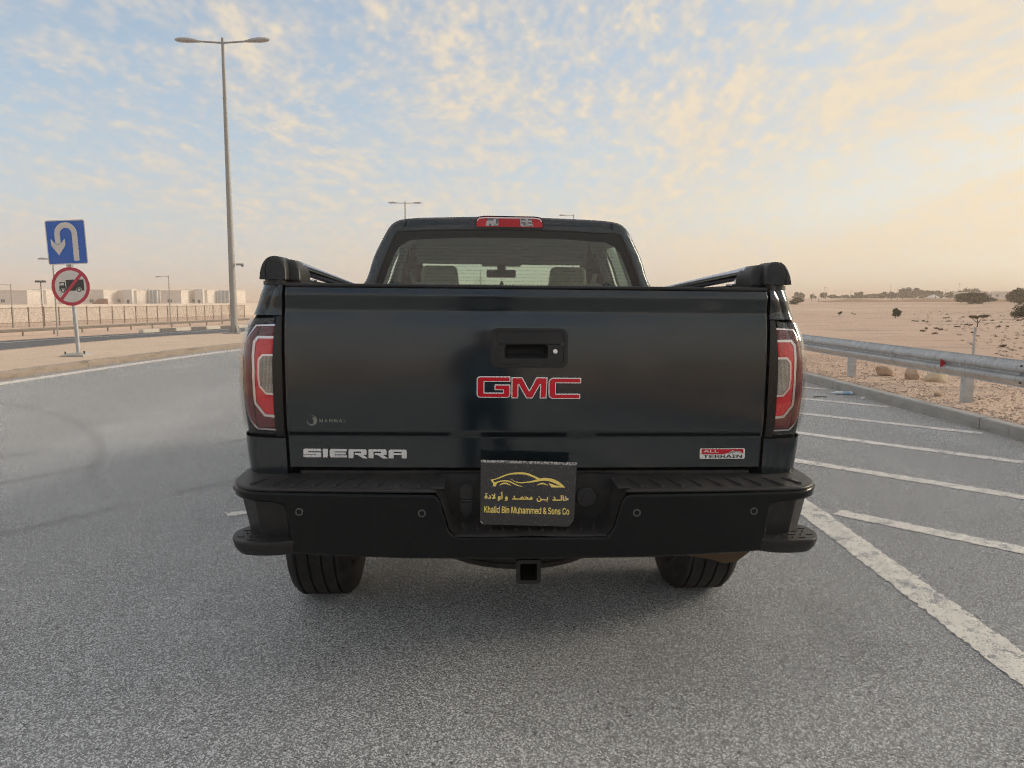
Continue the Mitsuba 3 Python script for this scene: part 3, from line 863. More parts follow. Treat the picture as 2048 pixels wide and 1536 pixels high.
heat = cat(*[box(-half_w, half_w, 1.8848, 1.8852, z - 0.0007, z + 0.0007) for z, half_w in [(1.50 + 0.0205 * k, 0.735 - 0.40 * max(0.0205 * k - 0.02, 0)) for k in range(13)]])
tp('back_window__heater_wire', heat, 'wire', False, kind='stuff')

# high stop lamp
sl = Polygon([(-0.193, 1.8535), (-0.190, 1.893), (-0.178, 1.906), (-0.14, 1.9105), (0.14, 1.9105), (0.178, 1.906), (0.190, 1.893), (0.195, 1.8535)])
lampk = tp('stop_lamp', extr(sl, 1.857, 1.90), 'lens_red', 20, label='red and clear high stop lamp above the back window')
S_ = 'stop_lamp'
tp(S_ + '__gasket', extr(sl.buffer(0.007), 1.864, 1.90), 'gloss_black', False)
for sx in (-1, 1):
    q = Polygon([(sx * 0.066, 1.858), (sx * 0.062, 1.902), (sx * 0.128, 1.902), (sx * 0.140, 1.858)])
    tp(S_ + '__clear_lens', extr(q, 1.8545, 1.858), 'lens_white', False)
tp(S_ + '__centre_lens', extr(Polygon([(-0.060, 1.857), (-0.055, 1.901), (0.055, 1.901), (0.060, 1.857)]), 1.8545, 1.858), 'emblem_red', False)
tp(S_ + '__trim', extr(sl.buffer(-0.002).difference(sl.buffer(-0.0075)).intersection(sbox(-.3, 1.885, .3, 2)), 1.8535, 1.858), 'chrome', False)
for sx in (-1, 1):
    tp('roof_seam', tube([(sx * .612, 1.874, 1.846), (sx * .606, 1.8735, 1.868), (sx * .6, 1.886, 1.892)], 0.0022, 6), 'dark_void', False)

# windscreen, inside of the cab
ws = Polygon([(-0.80, 1.25), (-0.62, 1.712), (-0.3, 1.722), (0, 1.726), (0.3, 1.722), (0.62, 1.712), (0.80, 1.25)])
wy = lambda z: np.interp(z, [1.25, 1.70, 1.92], [3.95, 3.38, 3.16])
tp('windscreen', patch(ws, lambda a, b: np.stack([a, wy(b) - 0.02, b], -1), 0.07), 'clear_glass', False)
tp('windscreen__header', cat(patch(Polygon([(-0.66, 1.705), (-0.3, 1.7035), (-0.16, 1.705), (-0.15, 1.690), (0.145, 1.690), (0.155, 1.705), (0.3, 1.7035), (0.66, 1.705), (0.66, 1.93), (-0.66, 1.93)]), lambda a, b: np.stack([a, wy(b) - 0.045, b], -1), 0.05)), 'headliner', False)
tp('rear_view_mirror', rbox(-0.118, 0.110, 3.27, 3.30, 1.602, 1.664, .02), 'dark_trim')
tp('rear_view_mirror__stem', cat(tube([(-0.004, 3.30, 1.65), (-0.004, 3.34, 1.70)], .012, 8), rbox(-.035, .03, 3.27, 3.31, 1.655, 1.70, .01)), 'dark_trim')
tp('dashboard', hull([(-.82, 3.55, .9), (.82, 3.55, .9), (-.82, 3.55, 1.28), (.82, 3.55, 1.28), (-.8, 3.9, 1.30), (.8, 3.9, 1.30), (-.8, 3.9, .9), (.8, 3.9, .9)]), 'dark_trim', False)
tp('cab_floor', box(-.9, .9, 1.9, 3.9, .62, .66), 'dark_trim', False)
for sx, c in ((-1, -0.455), (1, 0.458)):
    k = tp('front_seat', cat(hull([(c - .25, 2.98, .75), (c + .25, 2.98, .75), (c - .25, 3.10, .75), (c + .25, 3.10, .75), (c - .22, 2.80, 1.47), (c + .22, 2.80, 1.47), (c - .22, 2.92, 1.47), (c + .22, 2.92, 1.47)]), rbox(c - .26, c + .26, 2.95, 3.5, .80, 1.0, .05)), 'seat_cloth', 40)
    hr = mesh_of(m3.Manifold.batch_hull([m3.Manifold.sphere(0.035, 16).translate((c + a, y, z)) for a, y, z in ((-.105, 2.80, 1.50), (.105, 2.80, 1.50), (-.09, 2.77, 1.632), (.09, 2.77, 1.632), (-.09, 2.84, 1.632), (.09, 2.84, 1.632), (-.105, 2.86, 1.50), (.105, 2.86, 1.50))]))
    tp(k[len(truck) + 2:] + '__headrest', hr, 'seat_cloth', 40)
    tp('rear_headrest', rbox(c - .145 + .0, c + .145, 2.08, 2.17, 1.42, 1.5355, .03), 'seat_mesh', 40)
tp('rear_bench', cat(rbox(-.74, .74, 2.02, 2.16, .75, 1.44, .05), rbox(-.74, .74, 2.1, 2.6, .80, 1.0, .05)), 'seat_cloth', 40)
for sx in (-1, 1):
    tp('seat_belt', tube([(sx * .66, 2.82, 1.62), (sx * .60, 2.88, 1.40), (sx * .55, 2.95, 1.2)], [.018, .018, .018], 6), 'headliner', False)
    for tr_ in (tube([(sx * .70, 2.90, 1.80), (sx * .80, 2.90, 1.48), (sx * .86, 2.90, 1.30)], .035, 8), tube([(sx * .69, 2.06, 1.80), (sx * .79, 1.98, 1.50), (sx * .86, 1.98, 1.30)], .045, 8)):
        tp('pillar_trim', tr_, 'headliner', 40)

for sx in (-1, 1):
    tp('pillar_trim', patch(Polygon([(sx * .615, 1.70), (sx * .66, 1.93), (sx * .70, 1.93), (sx * .98, 1.30), (sx * .64, 1.30), (sx * .608, 1.56)]), lambda a, b: np.stack([a, wy(b) - .04, b], -1), .06), 'dark_trim', False)

# nose of the truck, mirrors, lower sides
nose = m3.Manifold.batch_hull([m3.Manifold.sphere(.06, 16).translate(p) for p in [(sx * x, y, z) for sx in (-1, 1) for x, y, z in ((.93, 3.95, .60), (.93, 3.95, 1.16), (.84, 3.95, 1.22), (.93, 5.35, .60), (.93, 5.35, 1.05), (.85, 5.35, 1.13), (.80, 5.50, .60), (.80, 5.50, 1.05))]])
for x in (-1, 1):
    nose = nose - m3.Manifold.cylinder(.5, .50, .50, 48).rotate((0, 90, 0)).translate((x * .95 - .25, 4.70, .42))
tp('bonnet', mesh_of(nose), 'body_paint', 35)
tp('grille', rbox(-.62, .62, 5.53, 5.58, .78, 1.08, .02), 'chrome')
for sx in (-1, 1):
    tp('headlight', rbox(min(sx * .64, sx * .90), max(sx * .64, sx * .90), 5.46, 5.57, .86, 1.08, .03), 'lens_white')
    mi_ = tp('door_mirror', rbox(min(sx * 1.06, sx * 1.26), max(sx * 1.06, sx * 1.26), 3.40, 3.50, 1.16, 1.36, .04), 'body_paint', 40)
    tp(mi_[len(truck) + 2:] + '__arm', tube([(sx * .96, 3.48, 1.22), (sx * 1.12, 3.46, 1.22)], .03, 8), 'black_plastic', 40)
    tp('door_handle', rbox(min(sx * .998, sx * 1.022), max(sx * .998, sx * 1.022), 2.15, 2.33, 1.18, 1.215, .008), 'body_paint')
    tp('door_handle', rbox(min(sx * .998, sx * 1.022), max(sx * .998, sx * 1.022), 3.02, 3.20, 1.18, 1.215, .008), 'body_paint')
tp('front_bumper', rbox(-.96, .96, 5.42, 5.66, .48, .74, .06), 'chrome', 40)

# ------------------------------------------------------------------ rear bumper
def wide(x):
    """stretches the bumper's outermost part"""
    a = np.abs(np.asarray(x, float))
    return np.sign(x) * np.where(a > .80, .80 + (a - .80) * 1.26, a)


def by(x, z=None):
    """the bumper's rear face: bowed, and turned forward at its ends"""
    x = np.abs(np.asarray(x, float))
    e = np.clip((x - 0.875) / 0.135, 0, 1)
    return -0.205 + 0.030 * (x / 0.95) ** 2 + 0.17 * (1 - np.sqrt(np.maximum(1 - e ** 2.2, 0)))


def bent(mesh, extra=None):
    m = mesh.copy()
    v = np.array(m.vertices)
    v[:, 1] += by(v[:, 0])
    m.vertices = v
    return m


right_face = [(0, .655), (.238, .655), (.258, .664), (.272, .682), (.298, .775), (.308, .790), (.325, .7965), (.70, .799), (.90, .802), (.945, .8035), (.964, .800), (.966, .786), (.950, .772), (.835, .766), (.812, .758), (.803, .742), (.790, .640), (.778, .597), (.74, .592), (.55, .584), (.42, .579), (.2, .578), (0, .578)]
right_face = [(float(wide(x)), z) for x, z in right_face]
face2 = Polygon(right_face + [(-x, z) for x, z in right_face[::-1]]).buffer(0)


def face_fn(y_off):
    return lambda a, b: np.stack([a, by(a) + y_off + 0.25 * np.maximum(0.60 - b, 0), b], -1)


def rolled(poly, r=0.010, depth=0.06, h=0.012):
    """a sheet following the bumper whose rim rolls forward"""
    ms = [patch(poly.buffer(-r), lambda a, b: face_fn(0.0)(a, b), h)]
    prev = None
    for g in getattr(poly, 'geoms', [poly]):
        rim = []
        base = shapely.segmentize(g, 0.012)
        pts = np.array(base.exterior.coords)[:-1]
        t = np.roll(pts, -1, 0) - np.roll(pts, 1, 0)
        t /= np.linalg.norm(t, axis=1, keepdims=True) + 1e-12
        n = np.stack([t[:, 1], -t[:, 0]], 1)
        if g.exterior.is_ccw is False:
            n = -n
        for a in np.linspace(0, np.pi / 2, 5):
            q = pts - n * r * (1 - np.sin(a))
            v = face_fn(r * (1 - np.cos(a)))(q[:, 0], q[:, 1])
            rim.append(v)
        rim.append(face_fn(depth)(pts[:, 0], pts[:, 1]))
        R = np.stack(rim)
        ms.append(loft(R, cap=False))
    return cat(*ms)


bump_k = tp('rear_bumper', rolled(face2, 0.009), 'bumper_paint', 50)
B_ = 'rear_bumper'
# upper edge of the painted bar: the bright fold under the pad
for sx in (-1, 1):
    line = np.array([(sx * x, by(x) - 0.001, .8005) for x in np.linspace(.325, .945, 24)])

# textured top pad, wrapping down into the recess
def pad_ring(x):
    y0 = float(by(x)) - 0.004
    yb = 0.012 if abs(x) < 0.80 else 0.012 + (abs(x) - .80) * 0.45
    zt = 0.8125
    return np.array([(x, y0 + .030, .799), (x, y0 + .013, .8005), (x, y0 + .009, .806), (x, y0 + .013, .811), (x, y0 + .022, zt), (x, y0 + 0.10, zt + .004), (x, yb - .03, zt + .005), (x, yb, zt + .006), (x, yb, .80)])


for sx in (-1, 1):
    xs = np.concatenate([np.linspace(.312, .90, 26), np.linspace(.91, .999, 14)])
    rings = [pad_ring(x) * [sx, 1, 1] for x in xs]
    end = rings[-1].copy()
    end[:, 0] = sx * 1.006; end[:, 2] = .806 + (end[:, 2] - .806) * .6; end[:, 1] = np.clip(end[:, 1], end[0, 1] + .01, .03)
    m = loft(rings + [end])
    padk = tp(B_ + '__top_pad', m, 'dusty_plastic', 45)
    for k in range(9):
        x0 = .365 + k * .069
        lean = .030
        yb_, yf = -0.055, float(by(x0)) + .030
        if x0 > .86:
            yf = float(by(x0)) + .04
        pts = np.array([(x0, yf), (x0 + .014, yf), (x0 + .014 - lean, yb_), (x0 - lean, yb_)])
        rib = hull([(sx * a, b, z) for (a, b), z in zip(np.vstack([pts, pts + [[.003, .003], [-.003, .003], [-.003, -.003], [.003, -.003]]]), [.8135] * 4 + [.8205] * 4)])
        put(f'{padk}__rib', rib, 'dusty_plastic', False, XB)
# recess: sloping cheeks, back wall, lower step
zr = .815
for sx in (-1, 1):
    ch = [(sx * .318, by(.318) + .002, .813), (sx * .296, by(.296) + .002, .775), (sx * .268, by(.268) + .002, .680), (sx * .246, by(.246) + .002, .658)]
    bk_ = [(sx * .300, -.052, .8185), (sx * .285, -.052, .775), (sx * .262, -.052, .690), (sx * .245, -.052, .676)]
    tp(B_ + '__cheek', grid(np.array([ch, [(np.array(a) + b) / 2 + [sx * .002, 0, 0] for a, b in zip(ch, bk_)], bk_])), 'dusty_plastic', 50)
    tp(B_ + '__cheek', rbox(min(sx * .285, sx * .330), max(sx * .285, sx * .330), -.19, .01, .812, .8185, .003), 'dusty_plastic')
tp(B_ + '__recess_wall', extr(Polygon([(-.31, .829), (-.25, .664), (.25, .664), (.31, .829)]), -.052, -.03), 'black_plastic', False)
floor_ = [[(x, by(x) + .0005, .6600 - .004 * abs(math.sin(9 * x))), (x, by(x) + .012, .665), (x, -.10, .667), (x, -.050, .672)] for x in np.linspace(-.252, .252, 25)]
fl = tp(B_ + '__lower_pad', grid(np.array(floor_), True), 'dusty_plastic', 45)
for k in range(11):
    x0 = -.225 + k * .043
    d_ = .010 * (1 if x0 > 0 else -1)
    put(f'{fl}__rib', hull([(x0 + a + (d_ if b > -.14 else 0), b, z) for a in (0, .012) for b in (-.172, -.085) for z in (.664, .671)]), 'dusty_plastic', False, XB)
# sill between tailgate and pad
tp(B_ + '__sill', rbox(-.795, .795, .0, .06, .812, .832, .005), 'dusty_plastic')
tp('tailgate_gap_shade', cat(box(-.90, .90, .06, .10, .76, .862)), 'dark_void', False)  # near-black boxes added to fill the gap below the tailgate as its shade
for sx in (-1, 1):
    tp('tailgate_gap_shade', box(min(sx * .80, sx * .90), max(sx * .80, sx * .90), .035, .058, .80, .90), 'dark_void', False)

# corner steps
for sx in (-1, 1):
    o = spline([(.775, -.182), (.83, -.207), (.90, -.208), (.955, -.192), (.985, -.150), (.995, -.10), (.985, -.05), (.95, -.01)], 40)
    plan = Polygon(np.vstack([o, [[.775, -.01]]])).buffer(0)
    rings = []
    ctr = np.array([.85, -.08])
    for z, k in ((.592, .86), (.596, .89), (.612, .965), (.624, .985), (.629, 1.0), (.637, 1.0), (.641, .985)):
        e = np.array(shapely.segmentize(plan, .012).exterior.coords)[:-1]
        q = ctr + (e - ctr) * [k, k]
        q[:, 0] = np.where(e[:, 0] < .78, np.maximum(e[:, 0], q[:, 0] * 0 + .775 + (z < .63) * 0), q[:, 0])
        rings.append(np.column_stack([q, np.full(len(q), z)]))
    st = loft(rings)
    v = np.array(st.vertices); v[:, 0] *= sx; st.vertices = v
    if sx < 0:
        st.invert()
    sk = tp(B_ + '__corner_step', st, 'black_plastic', 35)
    for a in range(6):
        for b in range(4):
            x, y = .795 + a * .031 + .010 * (b % 2), -.178 + b * .034
            if plan.buffer(-.016).contains(Point(x, y)):
                stud = trimesh.creation.cone(.0055, .006, sections=10) if (a + b) % 2 else hull([(dx, dy, dz) for dx in (-.011, .011) for dy in (-.0025, .0025) for dz in (0, .0025)])
                stud = stud.copy(); stud.apply_translation([x, y, .6405])
                v = np.array(stud.vertices); v[:, 0] *= sx; stud.vertices = v
                if sx < 0:
                    stud.invert()
                put(f'{sk}__stud', stud, 'black_plastic', 35, XB)
    # dark wall behind the step
    w = np.array([[(sx * .79, -.125, .772), (sx * .79, -.125, .63)], [(sx * .92, -.12, .772), (sx * .895, -.12, .63)], [(sx * .982, -.06, .776), (sx * .950, -.06, .63)], [(sx * 1.0, .02, .778), (sx * .968, .02, .63)], [(sx * 1.0, .12, .778), (sx * .968, .12, .63)]])
    tp(B_ + '__step_wall', grid(w), 'black_plastic', 40)
    # returning lip round the corner
    lip = np.array([(sx * x, y, .788) for x, y in zip([.965, .995, 1.008, 1.012, 1.012], [-.10, -.06, .0, .06, .11])])
    tp(B_ + '__corner_lip', tube(lip, [.014] * 5, 10), 'bumper_paint', 45)
# parking sensors
for x, z in ((-.757, .737), (-.358, .735), (.349, .735), (.747, .735)):
    y = float(by(x))
    k = tp(B_ + '__sensor', cat(move(align(lathe([(.0085, 0), (.0085, .0025), (.0105, .003), (.0125, .0025), (.0130, 0)], 24), (0, 0, 0), (0, -1, 0)), x, y, z)), 'sensor_ring', 40)
    put(f'{k}__face', move(align(lathe([(0.0001, .0012), (.0078, .0012), (.0085, 0)], 20), (0, 0, 0), (0, -1, 0)), x, y, z), 'bumper_paint', 40, XB)
# trailer socket with flap, round plug
so = rrect(-.2505 + .012, .742, -.2055 + .012, .798, .018)
k = tp('trailer_socket', cat(extr(so, -.066, -.05), extr(so.buffer(-.005), -.070, -.065)), 'plug_plastic', 20)
tp('trailer_socket__flap', cat(extr(Polygon([(-.2385, .741), (-.1935, .741), (-.196, .705), (-.206, .695), (-.208, .684), (-.224, .684), (-.226, .695), (-.236, .705)]), -.068, -.05), extr(rrect(-.231, .704, -.201, .735, .006), -.072, -.067)), 'plug_plastic', 20)
tp('trailer_socket__hinge', cat(tube([(-.236, -.067, .741), (-.196, -.067, .741)], .0035, 8), extr(rrect(-.226, .789, -.206, .797, .003), -.075, -.069)), 'plug_plastic')
tp('round_plug', cat(move(align(lathe([(.0355, 0), (.0355, .010), (.033, .013), (.025, .013), (.0235, .011), (.016, .011), (.0145, .014), (0.0001, .014)], 40), (0, 0, 0), (0, -1, 0)), .201, -.050, .750)), 'plug_plastic', 40)

# hitch receiver, spare wheel, axle, underbody
hz, hx = .4725, .005
sq = rrect(hx - .0435, hz - .0435, hx + .0435, hz + .0435, .010)
hole = rrect(hx - .030, hz - .030, hx + .030, hz + .030, .004)
k = tp('tow_receiver', cat(extr(sq.difference(hole), -.035, -.012), extr(rrect(hx - .037, hz - .037, hx + .037, hz + .037, .006).difference(hole), -.012, .40)), 'black_plastic', 20)
tp('tow_receiver__cross_tube', tube([(-.62, .24, .56), (.62, .24, .56)], .04, 14), 'underbody', 40)
tp('tow_receiver__bracket', cat(box(-.05, .06, .0, .22, .515, .60), rbox(-.115, -.055, .02, .05, .50, .57, .01), rbox(.065, .125, .02, .05, .50, .57, .01)), 'underbody', False)


def tyre_profile(R, w):
    h = w / 2
    p = [(R - .135, -h + .02), (R - .11, -h + .006), (R - .06, -h), (R - .025, -h + .010), (R - .008, -h + .028)]
    grooves = [-.30, -.10, .10, .30]
    tread = [(R, -h + .040)]
    for g in grooves:
        c = g * w
        tread += [(R, c - .0065), (R - .011, c - .004), (R - .011, c + .004), (R, c + .0065)]
    tread += [(R, h - .040)]
    return p + tread + [(a, -b) for a, b in p[::-1]]


def wheel(cx, cy, R=.402, w=.285, key=None):
    prof_ = np.array(tyre_profile(R, w))
    tyre = lathe(prof_, 72)
    rim = lathe([(R - .16, .0), (R - .15, w / 2 - .03), (R - .135, w / 2 - .02)], 48)
    barrel = lathe([(R - .135, -w / 2 + .02), (R - .15, -w / 2 + .03), (R - .16, .0)], 48)
    hub = lathe([(.0001, w / 2 - .05), (.07, w / 2 - .05), (.075, w / 2 - .09), (.0001, w / 2 - .09)], 24)
    spokes = [box(.05, R - .15, -.035, .035, w / 2 - .09, w / 2 - .055).apply_transform(trimesh.transformations.rotation_matrix(a, [0, 0, 1])) for a in np.arange(5) * 2 * np.pi / 5]
    drum = lathe([(.0001, -.118), (.245, -.118), (.245, .03), (.0001, .03)], 32)
    M = trimesh.transformations.rotation_matrix(np.pi / 2, [0, 1, 0])
    flip = trimesh.transformations.rotation_matrix(np.pi if cx < 0 else 0, [0, 0, 1])
    out = []
    for m in (tyre, cat(rim, hub, *spokes), cat(drum, barrel)):
        m = m.copy(); m.apply_transform(M); m.apply_transform(flip); m.apply_translation([cx, cy, R - .004])
        out.append(m)
    k = put(f'{truck}__wheel', out[1], 'alloy', 35, XW)
    put(f'{k}__tyre', out[0], 'tyre_rubber', 25, XW)
    put(f'{k}__drum', out[2], 'underbody', 35, XW)


for cx, cy in ((-.900, 1.065), (.900, 1.065), (-.86, 4.70), (.86, 4.70)):
    wheel(cx, cy)
sp = lathe(np.array(tyre_profile(.385, .23)), 64)
sp.apply_translation([0, .76, .428])
tp('spare_wheel', sp, 'rubber', 25)
tp('spare_wheel__rim', move(lathe([(.25, -.08), (.23, -.02), (.10, -.03), (.0001, -.03)], 32), 0, .76, .428), 'underbody', 40)
ax = tp('rear_axle', tube([(-.80, 1.035, .40), (.80, 1.035, .40)], .05, 14), 'underbody', 40)
tp('rear_axle__differential', move(mesh_of(m3.Manifold.sphere(.17, 20).scale((1, 1, .9))), 0, 1.05, .40), 'underbody', 40)
for sx in (-1, 1):
    tp('leaf_spring', tube([(sx * .56, .28, .60), (sx * .56, .6, .48), (sx * .56, 1.03, .42), (sx * .56, 1.5, .48), (sx * .56, 1.75, .60)], .03, 8), 'underbody', 40)
tp('underbody', cat(box(-.74, .74, .08, 1.85, .60, .83), box(-.90, .90, 1.85, 3.95, .52, .62), box(-.66, .66, 3.95, 5.4, .45, .62)), 'underbody', False)
for sx in (-1, 1):
    a = np.linspace(-.05, np.pi + .05, 24)
    arch_ = np.array([[(sx * x, 1.04 - .535 * math.cos(t), .43 + .535 * math.sin(t)) for t in a] for x in (.72, 1.0)])
    tp('wheel_arch_liner', grid(arch_), 'underbody', 50)
# brown dusty valance peeping out under the bumper on the right
tp('rear_valance', extr(Polygon([(.55, .60), (.624, .474), (.711, .459), (.76, .443), (.808, .451), (.854, .488), (.87, .60)]), .12, .16), 'brown_dust', False, label='dusty brown valance under the right end of the bumper')

# ------------------------------------------------------------------ dealer's board propped in the plate recess, thing hanging from the mirror
board = thing('dealer_board', 'black board with a gold car outline and gold lettering propped on the bumper', 'sign board')
BW, BH = .320, .2135
lean_, roll_ = math.radians(-13), math.radians(1.6)
cb, sb_ = math.cos(lean_), math.sin(lean_)
XBo = XB @ np.array([[1, 0, 0, -.0125], [0, 1, 0, -.168], [0, 0, 1, .683], [0, 0, 0, 1.0]]) @ trimesh.transformations.rotation_matrix(math.radians(13), [-1, 0, 0]) @ trimesh.transformations.rotation_matrix(roll_, [0, 1, 0])
outline = Polygon([(-BW / 2 + .004, .010), (-BW / 2 + .016, 0), (BW / 2 - .020, 0), (BW / 2 - .003, .022), (BW / 2 + .004, BH - .001), (BW / 2 - .002, BH), (-BW / 2 + .002, BH), (-BW / 2, BH - .002)])
fp = patch(outline, lambda a, b: np.stack([a, np.full_like(a, -.0021), b], -1), .02)
uvb = np.stack([(np.array(fp.vertices)[:, 0] + BW / 2) / BW, (BH - np.array(fp.vertices)[:, 2])], 1)
put(f'{board}__face', fp, 'board_black', False, XBo, uv=uvb)
put(f'{board}__panel', extr(outline, -.002, .002), 'board_edge', False, XBo)
put(f'{board}__worn_corner', cat(extr(Polygon([(-BW / 2 + .003, .010), (-BW / 2 + .017, -.0005), (-BW / 2 + .009, .0088)]), -.0030, -.0022)), 'board_edge', False, XBo, label='frayed white corner at the lower left')


def lb(poly):
    """logo drawing units (px of a 1770 wide board, y down) to the board's metres"""
    k = BW / 1765.0
    return affinity.affine_transform(poly, [k, 0, 0, -k, -BW / 2 - 165 * k, BH + 118 * k])


logo = [stroke([(355, 480), (470, 458), (600, 402), (740, 360), (880, 346), (1020, 355), (1140, 395), (1260, 448)], [12, 20, 24, 28, 34, 36, 36, 34]),
        stroke([(715, 440), (780, 488), (860, 515), (950, 516), (1060, 503), (1160, 484), (1300, 450), (1420, 448), (1530, 474), (1640, 528), (1735, 588)], [3, 12, 18, 20, 24, 34, 52, 54, 62, 52, 4]),
        Polygon([(355, 480), (400, 484), (425, 522), (470, 530), (475, 552), (452, 598), (400, 598), (408, 552)]),
        stroke([(440, 540), (520, 508), (600, 492), (680, 496), (760, 526), (860, 568), (960, 586)], [34, 24, 24, 24, 22, 17, 3]),
        stroke([(520, 580), (570, 548), (625, 538), (685, 549), (735, 582)], [3, 22, 27, 22, 3]),
        stroke([(1210, 568), (1260, 534), (1310, 523), (1370, 533), (1425, 563)], [3, 20, 27, 20, 3]),
        Polygon([(1430, 512), (1480, 524), (1560, 550), (1650, 562), (1735, 586), (1485, 590), (1460, 556)])]
put(f'{board}__car_outline', extr(lb(unary_union([g.buffer(0) for g in logo])), -.0029, -.0022), 'gold_print', False, XBo)
ARAB = [[[[1306,117],[1305,119],[1320,119],[1322,55],[1323,49],[1326,46],[1329,45],[1348,45],[1358,47],[1373,52],[1381,57],[1380,60],[1367,65],[1362,66],[1344,65],[1342,78],[1349,80],[1363,80],[1371,78],[1394,66],[1403,66],[1405,52],[1400,52],[1393,50],[1370,37],[1353,32],[1326,31],[1314,35],[1311,38],[1308,47]]],[[[1348,96],[1348,102],[1353,107],[1360,106],[1363,102],[1363,96],[1358,91],[1351,92]]],[[[1134,36],[1139,49],[1149,45],[1162,45],[1169,48],[1170,55],[1168,62],[1155,82],[1155,84],[1166,91],[1168,90],[1175,79],[1181,67],[1187,49],[1192,45],[1272,45],[1275,46],[1277,51],[1275,119],[1289,119],[1290,82],[1291,81],[1291,46],[1288,39],[1284,35],[1272,31],[1191,31],[1185,33],[1179,38],[1176,35],[1165,31],[1150,31]]],[[[874,40],[879,57],[890,54],[892,53],[892,51],[889,44],[888,33],[890,26],[895,21],[900,19],[919,18],[930,22],[936,31],[937,43],[931,64],[932,67],[945,70],[951,49],[958,45],[1041,45],[1045,46],[1048,51],[1048,59],[1042,81],[1056,85],[1062,63],[1062,48],[1060,42],[1052,34],[1041,31],[959,31],[952,34],[947,20],[940,12],[931,7],[919,4],[897,5],[885,10],[878,17],[875,23]]],[[[1039,10],[1040,17],[1044,20],[1051,19],[1054,15],[1053,8],[1049,5],[1042,6]]],[[[904,85],[904,91],[909,96],[916,95],[919,91],[919,85],[914,80],[907,81]]],[[[462,36],[467,49],[477,45],[490,45],[497,48],[498,55],[496,62],[483,82],[483,84],[494,91],[496,90],[503,79],[509,67],[515,49],[521,45],[596,45],[600,47],[611,68],[618,75],[628,79],[637,78],[642,75],[648,67],[656,49],[663,45],[677,45],[688,47],[701,51],[712,57],[712,59],[705,63],[692,66],[674,65],[672,78],[679,80],[692,80],[701,78],[722,67],[733,66],[735,52],[727,51],[726,50],[736,45],[748,45],[755,53],[764,71],[768,75],[778,79],[787,78],[794,74],[799,68],[803,58],[803,48],[800,40],[795,35],[788,32],[773,33],[761,38],[756,33],[753,32],[735,31],[723,35],[719,38],[715,44],[700,37],[688,33],[676,31],[659,31],[649,36],[645,32],[639,29],[630,29],[624,31],[615,37],[612,41],[606,34],[599,31],[519,31],[513,33],[507,38],[500,33],[493,31],[478,31]],[[769,51],[769,49],[778,46],[786,46],[790,49],[790,54],[788,60],[783,65],[779,65],[773,61]],[[618,54],[623,47],[631,43],[638,43],[640,47],[640,50],[636,60],[630,65],[625,64],[620,59]]],[[[343,14],[344,19],[349,19],[362,22],[369,26],[372,30],[371,32],[359,31],[355,32],[351,34],[346,40],[345,54],[349,65],[357,74],[364,77],[372,77],[379,74],[385,67],[390,53],[390,38],[386,25],[381,18],[375,13],[360,6],[345,4]],[[360,57],[359,49],[363,45],[374,45],[376,46],[375,55],[370,62],[363,61]]],[[[279,126],[282,126],[283,128],[279,133],[280,143],[283,146],[288,148],[298,147],[297,140],[289,140],[287,138],[287,135],[292,130],[296,130],[301,132],[303,124],[280,118]]],[[[285,111],[299,111],[301,32],[287,32]]],[[[225,14],[226,19],[231,19],[244,22],[251,26],[254,30],[253,32],[241,31],[237,32],[233,34],[228,40],[227,54],[231,65],[239,74],[246,77],[254,77],[261,74],[267,67],[272,53],[272,38],[268,25],[263,18],[257,13],[242,6],[227,4]],[[241,53],[242,47],[246,45],[256,45],[258,47],[257,55],[251,62],[248,62],[244,60]]],[[[122,92],[122,95],[128,104],[130,104],[162,81],[164,91],[164,103],[162,117],[176,119],[178,108],[178,88],[173,70],[181,59],[183,53],[183,45],[180,38],[175,34],[169,32],[130,32],[130,45],[140,52],[153,65],[154,69],[143,79]],[[152,47],[153,46],[166,46],[169,47],[170,52],[167,58],[165,59]]],[[[61,36],[66,49],[76,45],[89,45],[93,46],[97,50],[97,55],[95,62],[82,82],[82,84],[94,91],[104,76],[111,60],[112,47],[109,40],[105,36],[91,31],[77,31]]],[[[7,47],[7,56],[10,65],[15,73],[20,78],[20,80],[17,83],[27,94],[45,77],[49,71],[53,60],[52,45],[45,35],[35,31],[24,31],[14,35],[10,39]],[[21,56],[22,48],[27,45],[34,45],[38,47],[40,52],[40,57],[37,65],[32,70],[29,70],[25,66]]],[[[33,108],[33,115],[37,119],[42,119],[46,116],[47,109],[44,105],[37,104]]],[[[13,109],[14,116],[18,119],[25,118],[28,114],[27,107],[23,104],[16,105]]]]
ar = unary_union([Polygon(g[0], g[1:]).buffer(0) for g in ARAB])
ar = affinity.affine_transform(ar, [1565 / 1412, 0, 0, -1.12, 250, 862])
put(f'{board}__arabic_text', extr(lb(ar.buffer(2.2)), -.0029, -.0022), 'gold_print', False, XBo, label='gold Arabic lettering')
k_ = BW / 1765.0
put(f'{board}__english_text', (lambda m: (m.apply_translation([0, -.0022, 0]), m)[1])(words('Khalid Bin Muhammed & Sons Co', -BW / 2 + 90 * k_, BW / 2 - 105 * k_, BH - 965 * k_, BH - 838 * k_, .0007, True)), 'gold_print', False, XBo, label='gold Latin lettering along the bottom of the board')
af = thing('air_freshener', 'small dark tree-shaped air freshener hanging from the mirror inside the cab', 'air freshener')
put(f'{af}__card', extr(Polygon([(-.006, 1.575), (.006, 1.575), (.018, 1.548), (.010, 1.548), (.026, 1.522), (.010, 1.522), (.010, 1.505), (-.010, 1.505), (-.010, 1.522), (-.026, 1.522), (-.010, 1.548), (-.018, 1.548)]), 3.284, 3.288), 'dark_trim', False, XB)
put(f'{af}__cord', tube([(0, 3.286, 1.575), (0, 3.286, 1.603)], .001, 5), 'dark_trim', False, XB)

